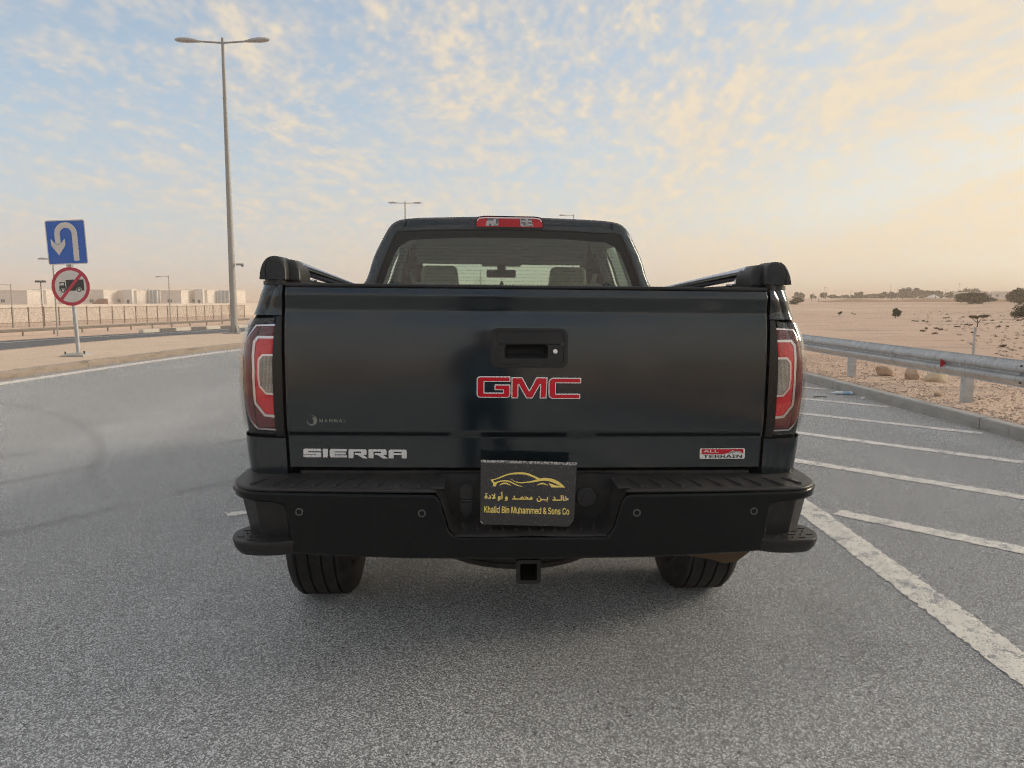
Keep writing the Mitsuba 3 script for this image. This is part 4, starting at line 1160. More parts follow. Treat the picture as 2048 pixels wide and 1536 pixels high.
# ------------------------------------------------------------------ the place: ground, roads, kerbs
def ss(a, b, x):
    t = np.clip((x - a) / (b - a), 0, 1)
    return t * t * (3 - 2 * t)


_far = CubicSpline([-80, 0, 13, 19.8, 26.2, 30.5, 37, 46, 57], [-16.5, -14.6, -13.7, -13.25, -12.75, -11.2, -8.4, -3.5, 3.5])
_near = CubicSpline([-80, 0, 12.8, 16.5, 21.6, 28, 36, 46, 57], [-10.2, -9.15, -8.75, -8.5, -7.86, -6.3, -3.2, 2.5, 11.0])


def far_edge(y):
    """near edge of the second road"""
    return _far(np.clip(y, -80, 57))


def near_edge(y):
    """edge line of the near road on its left"""
    return _near(np.clip(y, -80, 57))


def terrain(x, y):
    x, y = np.asarray(x, float), np.asarray(y, float)
    left = -2.2 * ss(6, 34, far_edge(y) - x) - 0.03
    dist = np.hypot(x - 5, y)
    wave = 0.22 * (meshkit.fbm(np.stack([x / 17, y / 11, x * 0], -1), 3, 3) - 0.5) * ss(9, 30, dist)
    right = 0.115 + wave + 1.9 * ss(15, 300, dist) * ss(0.1, 0.36, x / np.maximum(np.abs(y), 1)) + 0.03 * (meshkit.fbm(np.stack([x / 0.9, y / 0.9, x * 0], -1), 3, 8) - 0.5)
    under = np.where((x > near_edge(y) - 0.3) & (x < 5.22) & (np.abs(y) < 56), -0.08, left)
    return np.where(x > 5.23, right, under)


def axis(breaks):
    return np.unique(np.round(np.concatenate([np.arange(a, b, s) for a, b, s in breaks] + [[breaks[-1][1]]]), 4))


gx = axis([(-1500, -300, 100), (-300, -90, 15), (-90, -20, 3), (-20, 5, 1.0), (5.0, 5.20, .2), (5.24, 12, 0.25), (12, 30, 0.8), (30, 120, 2.5), (120, 300, 12), (300, 1500, 100)])
gy = axis([(-1500, -300, 100), (-300, -60, 20), (-60, 0, 3), (0, 18, 0.4), (18, 60, 1.2), (60, 150, 3), (150, 320, 10), (320, 1500, 100)])
X_, Y_ = np.meshgrid(gx, gy, indexing='ij')
put('ground', grid(np.stack([X_, Y_, terrain(X_, Y_)], -1)), 'sand', True, kind='structure')

ys = axis([(-80, 0, 4), (0, 57, 1.0)])
rows = []
for y in ys:
    rows.append([(a, y, 0.0) for a in np.linspace(float(near_edge(y)) - 0.58, 5.2, 6)])
put('road', grid(np.array(rows), True), 'asphalt', False, kind='structure')


def road_width(y):
    return 4.5 + 0.11 * np.maximum(y - 20, 0)


def lane(y0, y1, o0, o1, edge_fn, zoff, n=40, follow=True):
    P = []
    for y in np.linspace(y0, y1, n):
        x = float(edge_fn(y))
        P.append([(x + o, y, (float(terrain(x + o, y)) if follow else 0.0) + zoff) for o in np.linspace(o0, o1, 8)])
    return grid(np.array(P), (o1 > o0))


def side_lane(y0, y1, n):
    P = []
    for y in np.linspace(y0, y1, n):
        x, w = float(far_edge(y)), float(road_width(y))
        P.append([(x - o, y, float(terrain(x - o, y)) + 0.034) for o in np.linspace(0, w, 8)])
    return grid(np.array(P))


put('side_road', side_lane(-60, 57, 90), 'asphalt_dark', False, kind='structure')
# edge lines and hatching: worn paint 4 mm thick on the asphalt


def band(p, w, jag=0.012, seed=1, step=0.018, z=0.004):
    """a painted stripe along a polyline with slightly ragged edges"""
    r = np.random.default_rng(seed)
    ls = LineString(p)
    n = max(2, int(ls.length / step))
    c = np.array([ls.interpolate(t, normalized=True).coords[0] for t in np.linspace(0, 1, n)])
    t = np.gradient(c, axis=0)
    t /= np.linalg.norm(t, axis=1, keepdims=True)
    nn = np.stack([-t[:, 1], t[:, 0]], 1)
    a = c + nn * (w / 2 + r.normal(0, jag * 0.6, (n, 1)))
    b = c - nn * (w / 2 + r.normal(0, jag * 0.6, (n, 1)))
    return grid(np.stack([np.column_stack([a, np.full(n, z)]), np.column_stack([c, np.full(n, z)]), np.column_stack([b, np.full(n, z)])], 1))


put('road_marking', band([(float(near_edge(y)), y) for y in np.linspace(-60, 56, 90)], 0.32, 0.008, 1, 0.15), 'marking', False, kind='structure')
put('road_marking', band([(2.10, 60), (2.06, 12), (2.03, 5.0), (1.99, 2.7), (1.94, 0), (1.90, -20)], 0.185, 0.008, 2), 'marking', False, kind='structure')
for k in range(-5, 12):
    y0 = 4.95 + k * 2.0
    xs0, xs1 = 2.20, 5.06
    sl_ = -1.045
    y1 = y0 + sl_ * (xs1 - xs0)
    put('road_marking', band([(xs0, y0), ((xs0 + xs1) / 2, (y0 + y1) / 2 - 0.02), (xs1, y1)], 0.155, 0.010, 20 + k), 'marking', False, kind='structure')
put('road_marking', band([(-1.91, 4.89), (-1.80, 4.95), (-1.62, 5.06)], 0.10, 0.02, 3), 'marking', False, kind='structure')
put('road_marking', band([(float(far_edge(y)) - 0.80 * float(road_width(y)), y) for y in np.linspace(10, 56, 60)], 0.12, 0.006, 4, 0.2, z=0.009), 'marking', False, kind='structure')

# the paved island between the roads
isl = []
for y in axis([(-60, 0, 4), (0, 56, 1.0)]):
    a, b = float(near_edge(y)) - 0.665, float(far_edge(y)) + 0.16
    if a - b > 0.2:
        isl.append([(x, y, 0.135) for x in np.linspace(b, a, 12)])
put('paved_island', grid(np.array(isl), True), 'paver', False, kind='structure')


def kerb_run(key, p, w, h, length, bsdf, joint=0.008, chamfer=0.025, side=1, base=0.0, colours=None):
    """kerb stones laid end to end along a line; side: +1 when the road lies to the right of the walking direction"""
    ls = LineString(p)
    n = int(ls.length / length)
    labels[key] = {'kind': 'structure'}
    for i in range(n):
        a, b = ls.interpolate(i * length + joint / 2), ls.interpolate((i + 1) * length - joint / 2)
        d = np.array([b.x - a.x, b.y - a.y]); L = np.linalg.norm(d); d /= L
        nr = np.array([d[1], -d[0]]) * side          # towards the road
        sec = [(0, -.10), (0, h - chamfer * 1.3), (-chamfer * 0.25, h - chamfer * 0.5), (-chamfer, h), (-w, h), (-w, -.10)]
        q = []
        jz, jo = rng.normal(0, .003), rng.normal(0, .003)
        for end in ((a.x, a.y), (b.x, b.y)):
            q.append([(end[0] + nr[0] * (o + jo), end[1] + nr[1] * (o + jo), base + z + (jz if z > 0 else 0)) for o, z in sec])
        m = loft(np.array(q))
        bs = bsdf if colours is None else colours[i % len(colours)]
        put(f'{key}__stone', m, bs, 25)


def offset_line(fn, o, y0, y1, n=60):
    return [(float(fn(y)) + o, y) for y in np.linspace(y0, y1, n)]


kerb_run('kerb', offset_line(near_edge, -0.52, 2, 40), 0.16, 0.14, 1.0, 'kerb_sand', side=1, chamfer=0.05)
kerb_run('kerb_001', [(5.19, 7.74 - 13 * 1.92 - .01), (5.19, 7.75)], 0.14, 0.135, 1.92, 'kerb_grey', side=-1, chamfer=0.02)
kerb_run('kerb_002', [(5.19, 7.74), (5.19, 8.23)], 0.14, 0.135, 0.488, 'kerb_grey', side=-1, chamfer=0.02)
kerb_run('kerb_003', [(5.19, 8.23), (5.17, 40)], 0.14, 0.135, 1.92, 'kerb_grey', side=-1, chamfer=0.02)
kerb_run('kerb_004', offset_line(far_edge, 0.0, 12, 44), 0.16, 0.145, 1.0, 'kerb_sand', side=-1, chamfer=0.03)
kp = [(float(far_edge(y)) - float(road_width(y)) - .12, y) for y in np.linspace(33, 56, 30)]
ls_ = LineString(kp)
labels['kerb_005'] = {'kind': 'structure'}
for i in range(int(ls_.length / 1.0)):
    a, b = ls_.interpolate(i * 1.0 + .02), ls_.interpolate(i * 1.0 + .98)
    z = float(terrain(a.x, a.y))
    put('kerb_005__stone', loft(np.array([[(e.x + o, e.y, z + h) for o, h in ((0, -.1), (0, .17), (-.2, .17), (-.2, -.1))] for e in (a, b)])), ('kerb_white', 'kerb_black')[i % 2], False)

# gravel of the verge: loose stones, past counting
def stones(n, sampler, sizes, seed, flat=0.65):
    r = np.random.default_rng(seed)
    ico = trimesh.creation.icosphere(1, 1.0)
    V, F = np.array(ico.vertices), np.array(ico.faces)
    base = []
    for k in range(6):
        base.append(V * (1 + 0.35 * (r.random((len(V), 1)) - 0.5)) * r.uniform(0.7, 1.25, 3))
    p = sampler(r, n)
    s = sizes[0] + (sizes[1] - sizes[0]) * r.random(n) ** 3
    z = terrain(p[:, 0], p[:, 1])
    vs, fs = [], []
    for i in range(n):
        a = r.uniform(0, 6.3)
        c, q = math.cos(a), math.sin(a)
        b = base[i % 6] * s[i] * [1, 1, flat]
        vs.append(np.stack([b[:, 0] * c - b[:, 1] * q + p[i, 0], b[:, 0] * q + b[:, 1] * c + p[i, 1], b[:, 2] + z[i] + s[i] * 0.25], 1))
        fs.append(F + i * len(V))
    return trimesh.Trimesh(np.vstack(vs), np.vstack(fs), process=False)


def verge(r, n):
    y = 5.5 + 13 * r.random(n) ** 1.4
    return np.stack([5.36 + 3.2 * r.random(n) ** 1.7, y], 1)


put('gravel', stones(14000, verge, (0.004, 0.017), 5), 'pebble', 40, label='loose gravel on the sandy verge along the kerb', kind='stuff')


def plain(r, n):
    y = 13 + 60 * r.random(n) ** 1.4
    return np.stack([y * (0.46 + 0.32 * r.random(n)) + 3.4, y], 1)


put('gravel_001', stones(1500, plain, (0.015, 0.07), 6, 0.5), 'pebble', 40, label='scattered stones on the open desert beyond the crash barrier', kind='stuff')


def on_road(r, n):
    return np.stack([-3 + 6 * r.random(n), 1.4 + 6 * r.random(n)], 1)


def grit():
    r = np.random.default_rng(12)
    t = trimesh.creation.icosphere(0, 1.0)
    ms = []
    for i in range(90):
        s = 0.0025 + 0.006 * r.random() ** 3
        m = t.copy(); m.apply_scale([s * r.uniform(.7, 1.3), s, s * .7]); m.apply_translation([r.uniform(-3, 3), 1.5 + 5 * r.random(), s * .5])
        ms.append(m)
    return cat(*ms)


put('grit', grit(), 'pebble', False, label='small loose stones lying on the asphalt behind the truck', kind='stuff')


def rock(seed, sx, sy, sz, rot=0.0, tilt=0.0):
    m = trimesh.creation.icosphere(3, 1.0)
    v = np.array(m.vertices)
    n1 = meshkit.fbm(v * 1.1 + seed * 7.3, 4, seed)
    v *= (0.72 + 0.55 * n1)[:, None]
    r = np.random.default_rng(seed)
    for _ in range(9):                                  # broken faces
        d = r.normal(size=3); d /= np.linalg.norm(d)
        h = v @ d
        lim = 0.78
        v -= np.maximum(h - lim, 0)[:, None] * d * 0.9
    v *= [sx, sy, sz]
    v = v @ trimesh.transformations.rotation_matrix(tilt, [0, 1, 0])[:3, :3].T @ trimesh.transformations.rotation_matrix(rot, [0, 0, 1])[:3, :3].T
    return trimesh.Trimesh(v, m.faces, process=False)


for sd, (x, y), (sx, sy, sz), mat, tl, lab in (
        (3, (6.55, 13.1), (.23, .14, .115), 'rock_brown', .35, 'brown wedge-shaped rock on the verge, leftmost of the three under the barrier'),
        (5, (6.69, 12.5), (.125, .11, .15), 'rock_brown', 0, 'upright brownish rock on the verge, middle of the three under the barrier'),
        (8, (6.93, 12.2), (.20, .15, .13), 'rock_pale', .1, 'pale cream rock on the verge, rightmost of the three under the barrier'),
        (11, (5.87, 10.25), (.075, .06, .045), 'rock_brown', 0, 'small brown stone on the gravel just left of the nearer barrier post')):
    k = thing('rock', lab, 'rock')
    m = move(rock(sd, sx, sy, sz, .4, tl), x, y, float(terrain(x, y)) + sz * .45)
    scene[k] = mikit.ply(m, mat, smooth=35)

# litter by the kerb
bt = thing('plastic_bottle', 'crushed clear plastic bottle with a pale blue label lying by the kerb', 'bottle')
def crushed(r0, x0, x1, seed, n=16):
    rr = np.random.default_rng(seed)
    P = []
    for x, r in zip(np.linspace(x0, x1, len(r0)), r0):
        w = np.linspace(0, 2 * np.pi, n, endpoint=False)
        k = 1 + 0.22 * (rr.random(n) - .5)
        P.append(np.stack([np.full(n, x), r * k * np.cos(w) * 1.15, np.maximum(r * k * np.sin(w) * .75, -.024)], 1))
    return loft(np.array(P))


bm = crushed([.012, .013, .030, .036, .034, .037, .033], -.16, .02, 2)
bl = crushed([.035, .037, .036, .038, .035], .0, .10, 3)
bb = crushed([.034, .036, .03, .01], .09, .15, 4)
XBt = np.eye(4); XBt[:3, :3] = trimesh.transformations.rotation_matrix(-.25, [0, 0, 1])[:3, :3]; XBt[:3, 3] = [5.02, 11.3, .027]
put(f'{bt}__neck', bm, 'bottle_plastic', False, XBt)
put(f'{bt}__label', bl, 'bottle_label', False, XBt)
put(f'{bt}__base', bb, 'bottle_plastic', False, XBt)
lt = thing('paper_scrap', 'small crumpled white scrap on the asphalt in front of the bottle', 'litter')
scene[lt] = mikit.ply(move(rock(21, .035, .03, .03), 5.06, 10.72, .02), 'sign_white', smooth=False)
lf = thing('dead_twig', 'short dark twig lying on the asphalt between two hatch lines near the kerb', 'twig')
scene[lf] = mikit.ply(tube([(4.45, 11.0, .008), (4.52, 10.98, .014), (4.60, 11.01, .009), (4.66, 10.99, .007)], .007, 5), 'twig', smooth=False)

# ------------------------------------------------------------------ crash barrier on the right
def wbeam(p0, p1, nrm, depth=.070, hgt=.31, thick=.004, n=6):
    """W section between two points of its foot line; nrm: unit vector from the posts to the road"""
    a = np.array([(0, 0), (0, .02), (.055, .055), (.083, .085), (.083, .105), (.06, .13), (.012, .146), (.012, .164), (.06, .18), (.083, .205), (.083, .225), (.055, .255), (0, .29), (0, .31)])
    a = a * [depth / .083, hgt / .31]
    q = spline(a, 44)
    back = q - [thick, 0]
    sec = np.vstack([q, back[::-1]])
    P = []
    for t in np.linspace(0, 1, n):
        c = np.asarray(p0, float) * (1 - t) + np.asarray(p1, float) * t
        P.append([(c[0] + nrm[0] * o, c[1] + nrm[1] * o, c[2] + z) for o, z in sec])
    return loft(np.array(P))


gr_ = thing('crash_barrier', 'galvanised steel crash barrier along the sandy verge on the right', 'crash barrier')
BX, BZ = 5.80, 0.440
posts = [9.62 + 3.3 * k for k in range(-9, 10)]
joints = [posts[0] - 1.2] + [9.62 + 3.3 * k + 2.15 for k in (-7, -5, -3, -1, 1, 3, 5, 7, 9)]
for a, b in zip(joints[:-1], joints[1:]):
    o = 0.0025 * (int(round(a)) % 2)
    bk2 = put(f'{gr_}__beam', wbeam((BX - o, a - .16, BZ), (BX - o, b + .0, BZ), (-1, 0)), 'galvanised', 35)
    for yy in (b - .05, b - .20):
        for zz_ in (.06, .25):
            put(f'{bk2}__bolt', move(mesh_of(m3.Manifold.sphere(.016, 8)), BX - .06, yy, BZ + zz_), 'bolt_dark', 40)
for y in posts:
    sec_ = unary_union([sbox(-.05, -.06, .05, -.053), sbox(-.05, -.06, -.043, .06), sbox(-.05, .053, .05, .06)])
    p_ = put(f'{gr_}__post', move(extz(sec_, -.3, .60), BX + .075, y, float(terrain(BX + .1, y)) - .0), 'galvanised', False)
    put(f'{p_}__spacer', box(BX + .002, BX + .026, y - .05, y + .05, .50, .70), 'galvanised', False)
    put(f'{p_}__bolt', move(mesh_of(m3.Manifold.sphere(.017, 10)), BX - .014, y + .02, BZ + .155), 'bolt_pale', 40)
for y in (11.75, 11.35, 10.55):
    put(f'{gr_}__stud', move(mesh_of(m3.Manifold.sphere(.012, 10)), BX - .016, y, BZ + .155), 'bolt_pale', 40)
rf = extr(Polygon([(-.045, -.058), (-.045, .058), (.022, .030), (.022, -.030)]), 0, .004)
put(f'{gr_}__reflector', cat(move(rf, BX - .055, 9.95, BZ + .155)), 'reflector_red', False, label='red trapezoid reflector in the hollow of the barrier beam')
put(f'{gr_}__reflector_bracket', box(BX - .060, BX - .004, 9.955, 9.959, BZ + .130, BZ + .180), 'galvanised', False)

mk = thing('marker_post', 'thin galvanised post standing in the sand behind the barrier', 'post')
z_ = float(terrain(6.9, 11.0))
scene[mk] = mikit.ply(tube([(6.78, 11.0, z_ - .2), (6.775, 11.0, .75), (6.785, 11.0, 1.035)], .019, 8), 'galvanised', smooth=40)

# ------------------------------------------------------------------ scrub and trees
def leaf_cloud(centres, radii, n, size, seed, up=0.3):
    r = np.random.default_rng(seed)
    centres, radii = np.asarray(centres, float), np.asarray(radii, float)
    w = np.prod(radii, axis=1) ** 0.8
    k = r.choice(len(centres), n, p=w / w.sum())
    d = r.normal(size=(n, 3)); d /= np.linalg.norm(d, axis=1, keepdims=True)
    rad = r.random((n, 1)) ** 0.45
    p = centres[k] + d * rad * radii[k]
    a = r.normal(size=(n, 3)); a[:, 2] += up; a /= np.linalg.norm(a, axis=1, keepdims=True)
    b = np.cross(a, r.normal(size=(n, 3))); b /= np.linalg.norm(b, axis=1, keepdims=True)
    s = size * r.uniform(.6, 1.4, (n, 1))
    V = np.stack([p - b * s * .35, p + b * s * .35, p + a * s], 1).reshape(-1, 3)
    return trimesh.Trimesh(V, np.arange(3 * n).reshape(-1, 3), process=False)


def shrub(key, label, x, y, w, h, seed, leafm='scrub_leaf', n=2600, size=None, catg='bush', group=None, lobes=9, twiggy=14):
    r = np.random.default_rng(seed)
    z = float(terrain(x, y))
    k = thing(key, label, catg, group)
    cs, rs = [], []
    for _ in range(lobes):
        a, q = r.uniform(0, 6.28), r.random() ** .6 * .62
        hz_ = r.uniform(.30, .78) * h * (1 - .35 * q)
        cs.append((x + w / 2 * q * math.cos(a), y + w / 2 * q * math.sin(a), z + hz_))
        rs.append((w * r.uniform(.13, .24), w * r.uniform(.13, .24), h * r.uniform(.16, .28)))
    put(f'{k}__foliage', leaf_cloud(cs, rs, n, size or h * .09, seed), leafm, False)
    tw = []
    for c in cs[:twiggy]:
        tw.append(tube([(x + r.normal(0, .03) * w, y + r.normal(0, .03) * w, z - .05), ((x + c[0]) / 2, (y + c[1]) / 2, z + h * .22), (c[0], c[1], c[2] + h * .12)], [.018 * h, .012 * h, .004 * h], 5))
    put(f'{k}__stem', cat(*tw), 'twig', False, kind='stuff')
    return k


shrub('bush', 'rounded dark bush alone on the open plain, middle distance', 25.4, 49.9, .86, .66, 31)
shrub('bush', 'sparse little bush left of the rounded dark bush', 25.1, 57.7, .48, .42, 32, n=500, lobes=4)
shrub('bush', 'low flat tuft between the two small bushes on the plain', 26.8, 59.0, .65, .22, 33, n=500, lobes=4)
shrub('bush', 'large grey-green bush cut off by the right edge', 32.6, 47.6, 2.1, 1.10, 34, n=5200, lobes=16, size=.075)
shrub('bush', 'wide low bush, leftmost of the big clump before the white buildings', 69.3, 114, 4.6, 2.1, 35, n=4200, lobes=14, size=.22)
shrub('bush', 'wide low bush in the middle of the big clump before the white buildings', 72.6, 117, 5.0, 1.9, 36, n=4200, lobes=14, size=.22)
shrub('bush', 'tallest bush of the big clump before the white buildings', 73.4, 109, 4.6, 2.9, 37, n=5200, lobes=18, size=.22)
shrub('bush', 'low bush right of the big clump, near the right edge', 76.0, 109, 4.0, 1.7, 38, n=3200, lobes=12, size=.2, leafm='dry_leaf')
shrub('bush', 'small bush low beside the tail of the truck, far on the plain', 44.5, 118.0, 3.0, 1.2, 39, n=1500, lobes=8, size=.2)
# low dry tufts
r_ = np.random.default_rng(77)
for i in range(34):
    y = 19 + 30 * r_.random()
    x = y * (0.50 + 0.20 * r_.random()) + 1.2
    if i % 3 == 0:
        y = 30 + 28 * r_.random(); x = y * (0.56 + .13 * r_.random())
    shrub('dry_tuft', 'low dry brown tuft on the stony desert', x, y, .18 + .28 * r_.random(), .05 + .05 * r_.random(), 100 + i, 'tuft', 160, .04, 'desert plant', 'low dry tufts scattered over the plain', 3, 2)
# flat-topped thorn tree
ac = thing('thorn_tree', 'small flat-topped thorn tree above the thin marker post', 'tree')
ax_, ay_ = 21.4, 34.6
az_ = float(terrain(ax_, ay_))
put(f'{ac}__trunk', cat(tube([(ax_, ay_, az_ - .1), (ax_ + .03, ay_, az_ + .20)], [.03, .022], 6), *[tube([(ax_ + .03, ay_, az_ + .18), (ax_ + dx * .5, ay_ + dy * .4, az_ + .34), (ax_ + dx, ay_ + dy, az_ + .46)], [.018, .012, .004], 5) for dx, dy in ((-.3, .1), (.32, 0), (.1, .25), (-.08, -.2), (.2, -.2))]), 'twig', 40)
put(f'{ac}__crown', leaf_cloud([(ax_ + dx, ay_ + dy, az_ + .46 + dz) for dx, dy, dz in ((-.26, 0, .02), (-.05, .1, .0), (.12, -.1, .03), (.30, .05, .02), (.0, .2, -.03), (.40, 0, .05))], [(.17, .17, .06)] * 6, 900, .05, 41), 'dry_leaf', False)

ORD = 'first second third fourth fifth sixth seventh eighth ninth tenth eleventh twelfth thirteenth fourteenth fifteenth sixteenth seventeenth eighteenth nineteenth twentieth'.split()
ORD += ['twenty-' + o for o in ORD[:9]] + ['thirtieth', 'thirty-first', 'thirty-second']

# far trees along the skyline, each its own
TREES = [(1592, 10, 18), (1622, 5, 8), (1645, 9, 10), (1662, 4, 14), (1680, 4, 16), (1697, 4, 16), (1714, 10, 12), (1728, 5, 14), (1742, 6, 16), (1756, 6, 12), (1770, 12, 18), (1786, 11, 18), (1802, 18, 22), (1818, 19, 24), (1833, 16, 20), (1847, 13, 16), (1861, 11, 16), (1874, 15, 14),
         (1892, 9, 16), (1908, 11, 18), (1922, 13, 20), (1938, 18, 22), (1954, 12, 18), (1972, 11, 20), (1990, 10, 22), (2010, 10, 22), (2030, 14, 20), (2046, 17, 22), (2066, 12, 22), (2090, 15, 26)]
for i, (u, hp, wp) in enumerate(TREES):
    Y = 262 + 26 * ((i * 37) % 10) / 10
    x = (u - 1024) / 1500 * Y * 1.0
    z = float(terrain(x, Y))
    h, w = hp * Y / 1500 * 1.05 + .5, wp * Y / 1500
    r = np.random.default_rng(300 + i)
    k = thing('distant_tree', f'{ORD[i]} dark tree from the left in the row along the far skyline', 'tree', 'trees along the far skyline')
    put(f'{k}__trunk', tube([(x, Y, z - .3), (x + r.normal(0, .1), Y, z + h * .55)], [.16, .08], 6), 'twig', False)
    w *= 1.35
    cs = [(x + w * .40 * (2 * r.random() - 1), Y + w * .3 * (2 * r.random() - 1), z + h * (.10 + .66 * r.random())) for _ in range(13)]
    put(f'{k}__crown', leaf_cloud(cs, [(w * r.uniform(.14, .24), w * .2, h * r.uniform(.14, .24)) for _ in cs], 2000, .40, 400 + i), 'tree_leaf', False)
# and the same kind of skyline behind the photographer, seen only in the paintwork
for i in range(26):
    x, Y = -120 + i * 9.5 + 4 * ((i * 13) % 5) / 5, -150 - 25 * ((i * 7) % 6) / 6
    h, w = 2.2 + 2.6 * ((i * 29) % 11) / 11, 5 + 6 * ((i * 17) % 7) / 7
    r = np.random.default_rng(500 + i)
    z = float(terrain(x, Y))
    k = thing('distant_tree', 'dark far tree behind the photographer, seen only mirrored in the tailgate', 'tree', 'far trees mirrored in the tailgate')
    cs = [(x + w * .36 * (2 * r.random() - 1), Y, z + h * r.uniform(.25, .75)) for _ in range(6)]
    put(f'{k}__crown', leaf_cloud(cs, [(w * .22, w * .2, h * .22)] * 6, 350, .6, 600 + i), 'tree_leaf', False)
    put(f'{k}__trunk', tube([(x, Y, z - .3), (x, Y, z + h * .5)], [.16, .08], 6), 'twig', False)

# far low white buildings, tent, mud bank, poles
for u0, u1, zt, lab in ((1930, 1962, 11, 'low white building far off, leftmost behind the bushes'), (1966, 2006, 10, 'long low white building far off between the bushes'), (2012, 2058, 12, 'long low white building far off at the right edge')):
    Y = 236.0
    k = thing('farm_building', lab, 'building')
    x0, x1 = (u0 - 1024) / 1500 * Y, (u1 - 1024) / 1500 * Y
    z = float(terrain((x0 + x1) / 2, Y))
    h = zt * Y / 1500
    put(f'{k}__wall', box(x0, x1, Y, Y + 8, z - .5, z + h), 'farm_white', False)
    put(f'{k}__roof', box(x0 - .3, x1 + .3, Y - .3, Y + 8.3, z + h, z + h + .25), 'villa_wall', False)
    for j in range(int((x1 - x0) / 2.2)):
        put(f'{k}__window', box(x0 + .7 + j * 2.2, x0 + 1.7 + j * 2.2, Y - .05, Y + .02, z + h * .35, z + h * .75), 'window_dark', False)
tk = thing('tent', 'white peaked tent far off in front of the skyline trees', 'tent')
Y = 232.0; x = (1861 - 1024) / 1500 * Y; z = float(terrain(x, Y))
put(f'{tk}__canopy', hull([(x - 1.5, Y - 1.5, z + .3), (x + 1.5, Y - 1.5, z + .3), (x + 1.5, Y + 1.5, z + .3), (x - 1.5, Y + 1.5, z + .3), (x, Y, z + 1.25)]), 'farm_white', False)
put(f'{tk}__side', box(x - 1.4, x + 1.4, Y - 1.4, Y + 1.4, z - .2, z + .31), 'farm_white', False)
mb = [[(60 + 36 * t, 150 - 14 * t + o, float(terrain(60 + 36 * t, 150 - 14 * t)) + hh * (.55 + .45 * math.sin(9 * t) ** 2) * min(1, 6 * t, 6 * (1 - t))) for o, hh in ((-5, -.05), (-2, .42), (0, .62), (2, .5), (6, -.1))] for t in np.linspace(0, 1, 40)]
put('earth_bank', grid(np.array(mb), True), 'bank_brown', True, kind='structure')
for i, (u, top) in enumerate(((1622, 586), (1645, 574), (1681, 590), (1697, 581), (1775, 571), (1790, 575), (1884, 579), (1911, 566))):
    Y = 250.0
    k = thing('utility_pole', f'{ORD[i]} thin pole from the left above the far skyline trees', 'pole', 'thin poles along the far skyline')
    x = (u - 1024) / 1500 * Y; z = float(terrain(x, Y))
    put(f'{k}__mast', tube([(x, Y, z - .2), (x, Y, CAM_H + (600 - top) * Y / 1500)], .05, 6), 'lamp_grey', False)
    if top % 2 == 0:
        put(f'{k}__crossarm', box(x - .5, x + .5, Y - .04, Y + .04, CAM_H + (600 - top) * Y / 1500 - .3, CAM_H + (600 - top) * Y / 1500 - .2), 'lamp_grey', False)
for i in range(11):
    x, y = 58 + i * 2.9, 150 + 3.5 * (i % 3)
    k = thing('fence_post', f'{ORD[i]} thin field fence post from the left, far out on the plain', 'post', 'old field fence posts on the plain')
    scene[k] = mikit.ply(tube([(x, y, float(terrain(x, y)) - .2), (x + .05, y, float(terrain(x, y)) + 1.1)], .05, 6), 'twig', smooth=False)

# ------------------------------------------------------------------ left side: signs, lamps
sg = thing('road_sign', 'road sign with a blue U-turn panel above a red no-trucks disc', 'road sign')
XS = np.eye(4); XS[:3, :3] = trimesh.transformations.rotation_matrix(math.radians(-1.9), [0, 1, 0])[:3, :3]; XS[:3, 3] = [-10.07, 17.35, .135]
put(f'{sg}__pole', tube([(0, .05, -.1), (0, .05, 3.0)], .045, 16), 'galvanised', 40, XS)
put(f'{sg}__base', hull([(a * .27, b * .24, c) for a in (-1, 1) for b in (-1, 1) for c in (-.02, .035)] + [(a * .14, b * .14, .08) for a in (-1, 1) for b in (-1, 1)]), 'concrete', False, XS)
for dx in (-.22, .22):
    put(f'{sg}__anchor_bolt', tube([(dx, -.1, .03), (dx, -.1, .12)], .018, 6), 'bolt_dark', False, XS)
pc = 2.605
pan = rrect(-.455, pc - .50, .455, pc + .50, .05)
put(f'{sg}__panel', cat(extr(pan, -.004, .0), box(-.3, .3, .0, .03, pc + .2, pc + .25), box(-.3, .3, .0, .03, pc - .25, pc - .2)), 'sign_white', False, XS)
put(f'{sg}__blue_field', extr(pan.buffer(-.022), -.006, -.0041), 'sign_blue', False, XS)
ua = 0.455 / 150.0                                       # drawing units: panel 300 wide, centre 0
arc = [(-60 + 130 / 2 + 65 * math.cos(t), 62 + 65 * math.sin(t)) for t in np.linspace(math.pi, 0, 24)]
sh = LineString([(-60, -10)] + arc + [(70, -140)]).buffer(20.5, cap_style=2, join_style=1)
hd = Polygon([(-112, 28), (-112, -22), (-60, -96), (-6, -22), (-6, 28), (-44, -14), (-76, -14)])
ar_ = affinity.affine_transform(unary_union([sh, hd.buffer(0)]), [ua, 0, 0, ua, -.01, pc - .0])
put(f'{sg}__arrow', extr(ar_, -.0075, -.0061), 'sign_white', False, XS, label='white U-turn arrow')
dc = 1.605
put(f'{sg}__disc', extr(Point(0, dc).buffer(.44, quad_segs=24), -.004, .0), 'sign_white', False, XS)
put(f'{sg}__red_ring', extr(Point(0, dc).buffer(.44, quad_segs=24).difference(Point(0, dc).buffer(.363, quad_segs=24)), -.006, -.0041), 'sign_red', False, XS)
u = .44 / 140.0
def tk_(p): return affinity.affine_transform(p, [u, 0, 0, u, 0, dc])
lorry = unary_union([sbox(-32, -14, 98, 48), sbox(-84, -20, -36, 4), Polygon([(-80, 4), (-78, 34), (-40, 34), (-40, 4)]), sbox(-84, -32, 98, -14)])
lorry = lorry.difference(Polygon([(-74, 10), (-72, 28), (-48, 28), (-48, 10)])).difference(Point(-58, -28).buffer(19)).difference(Point(60, -26).buffer(19))
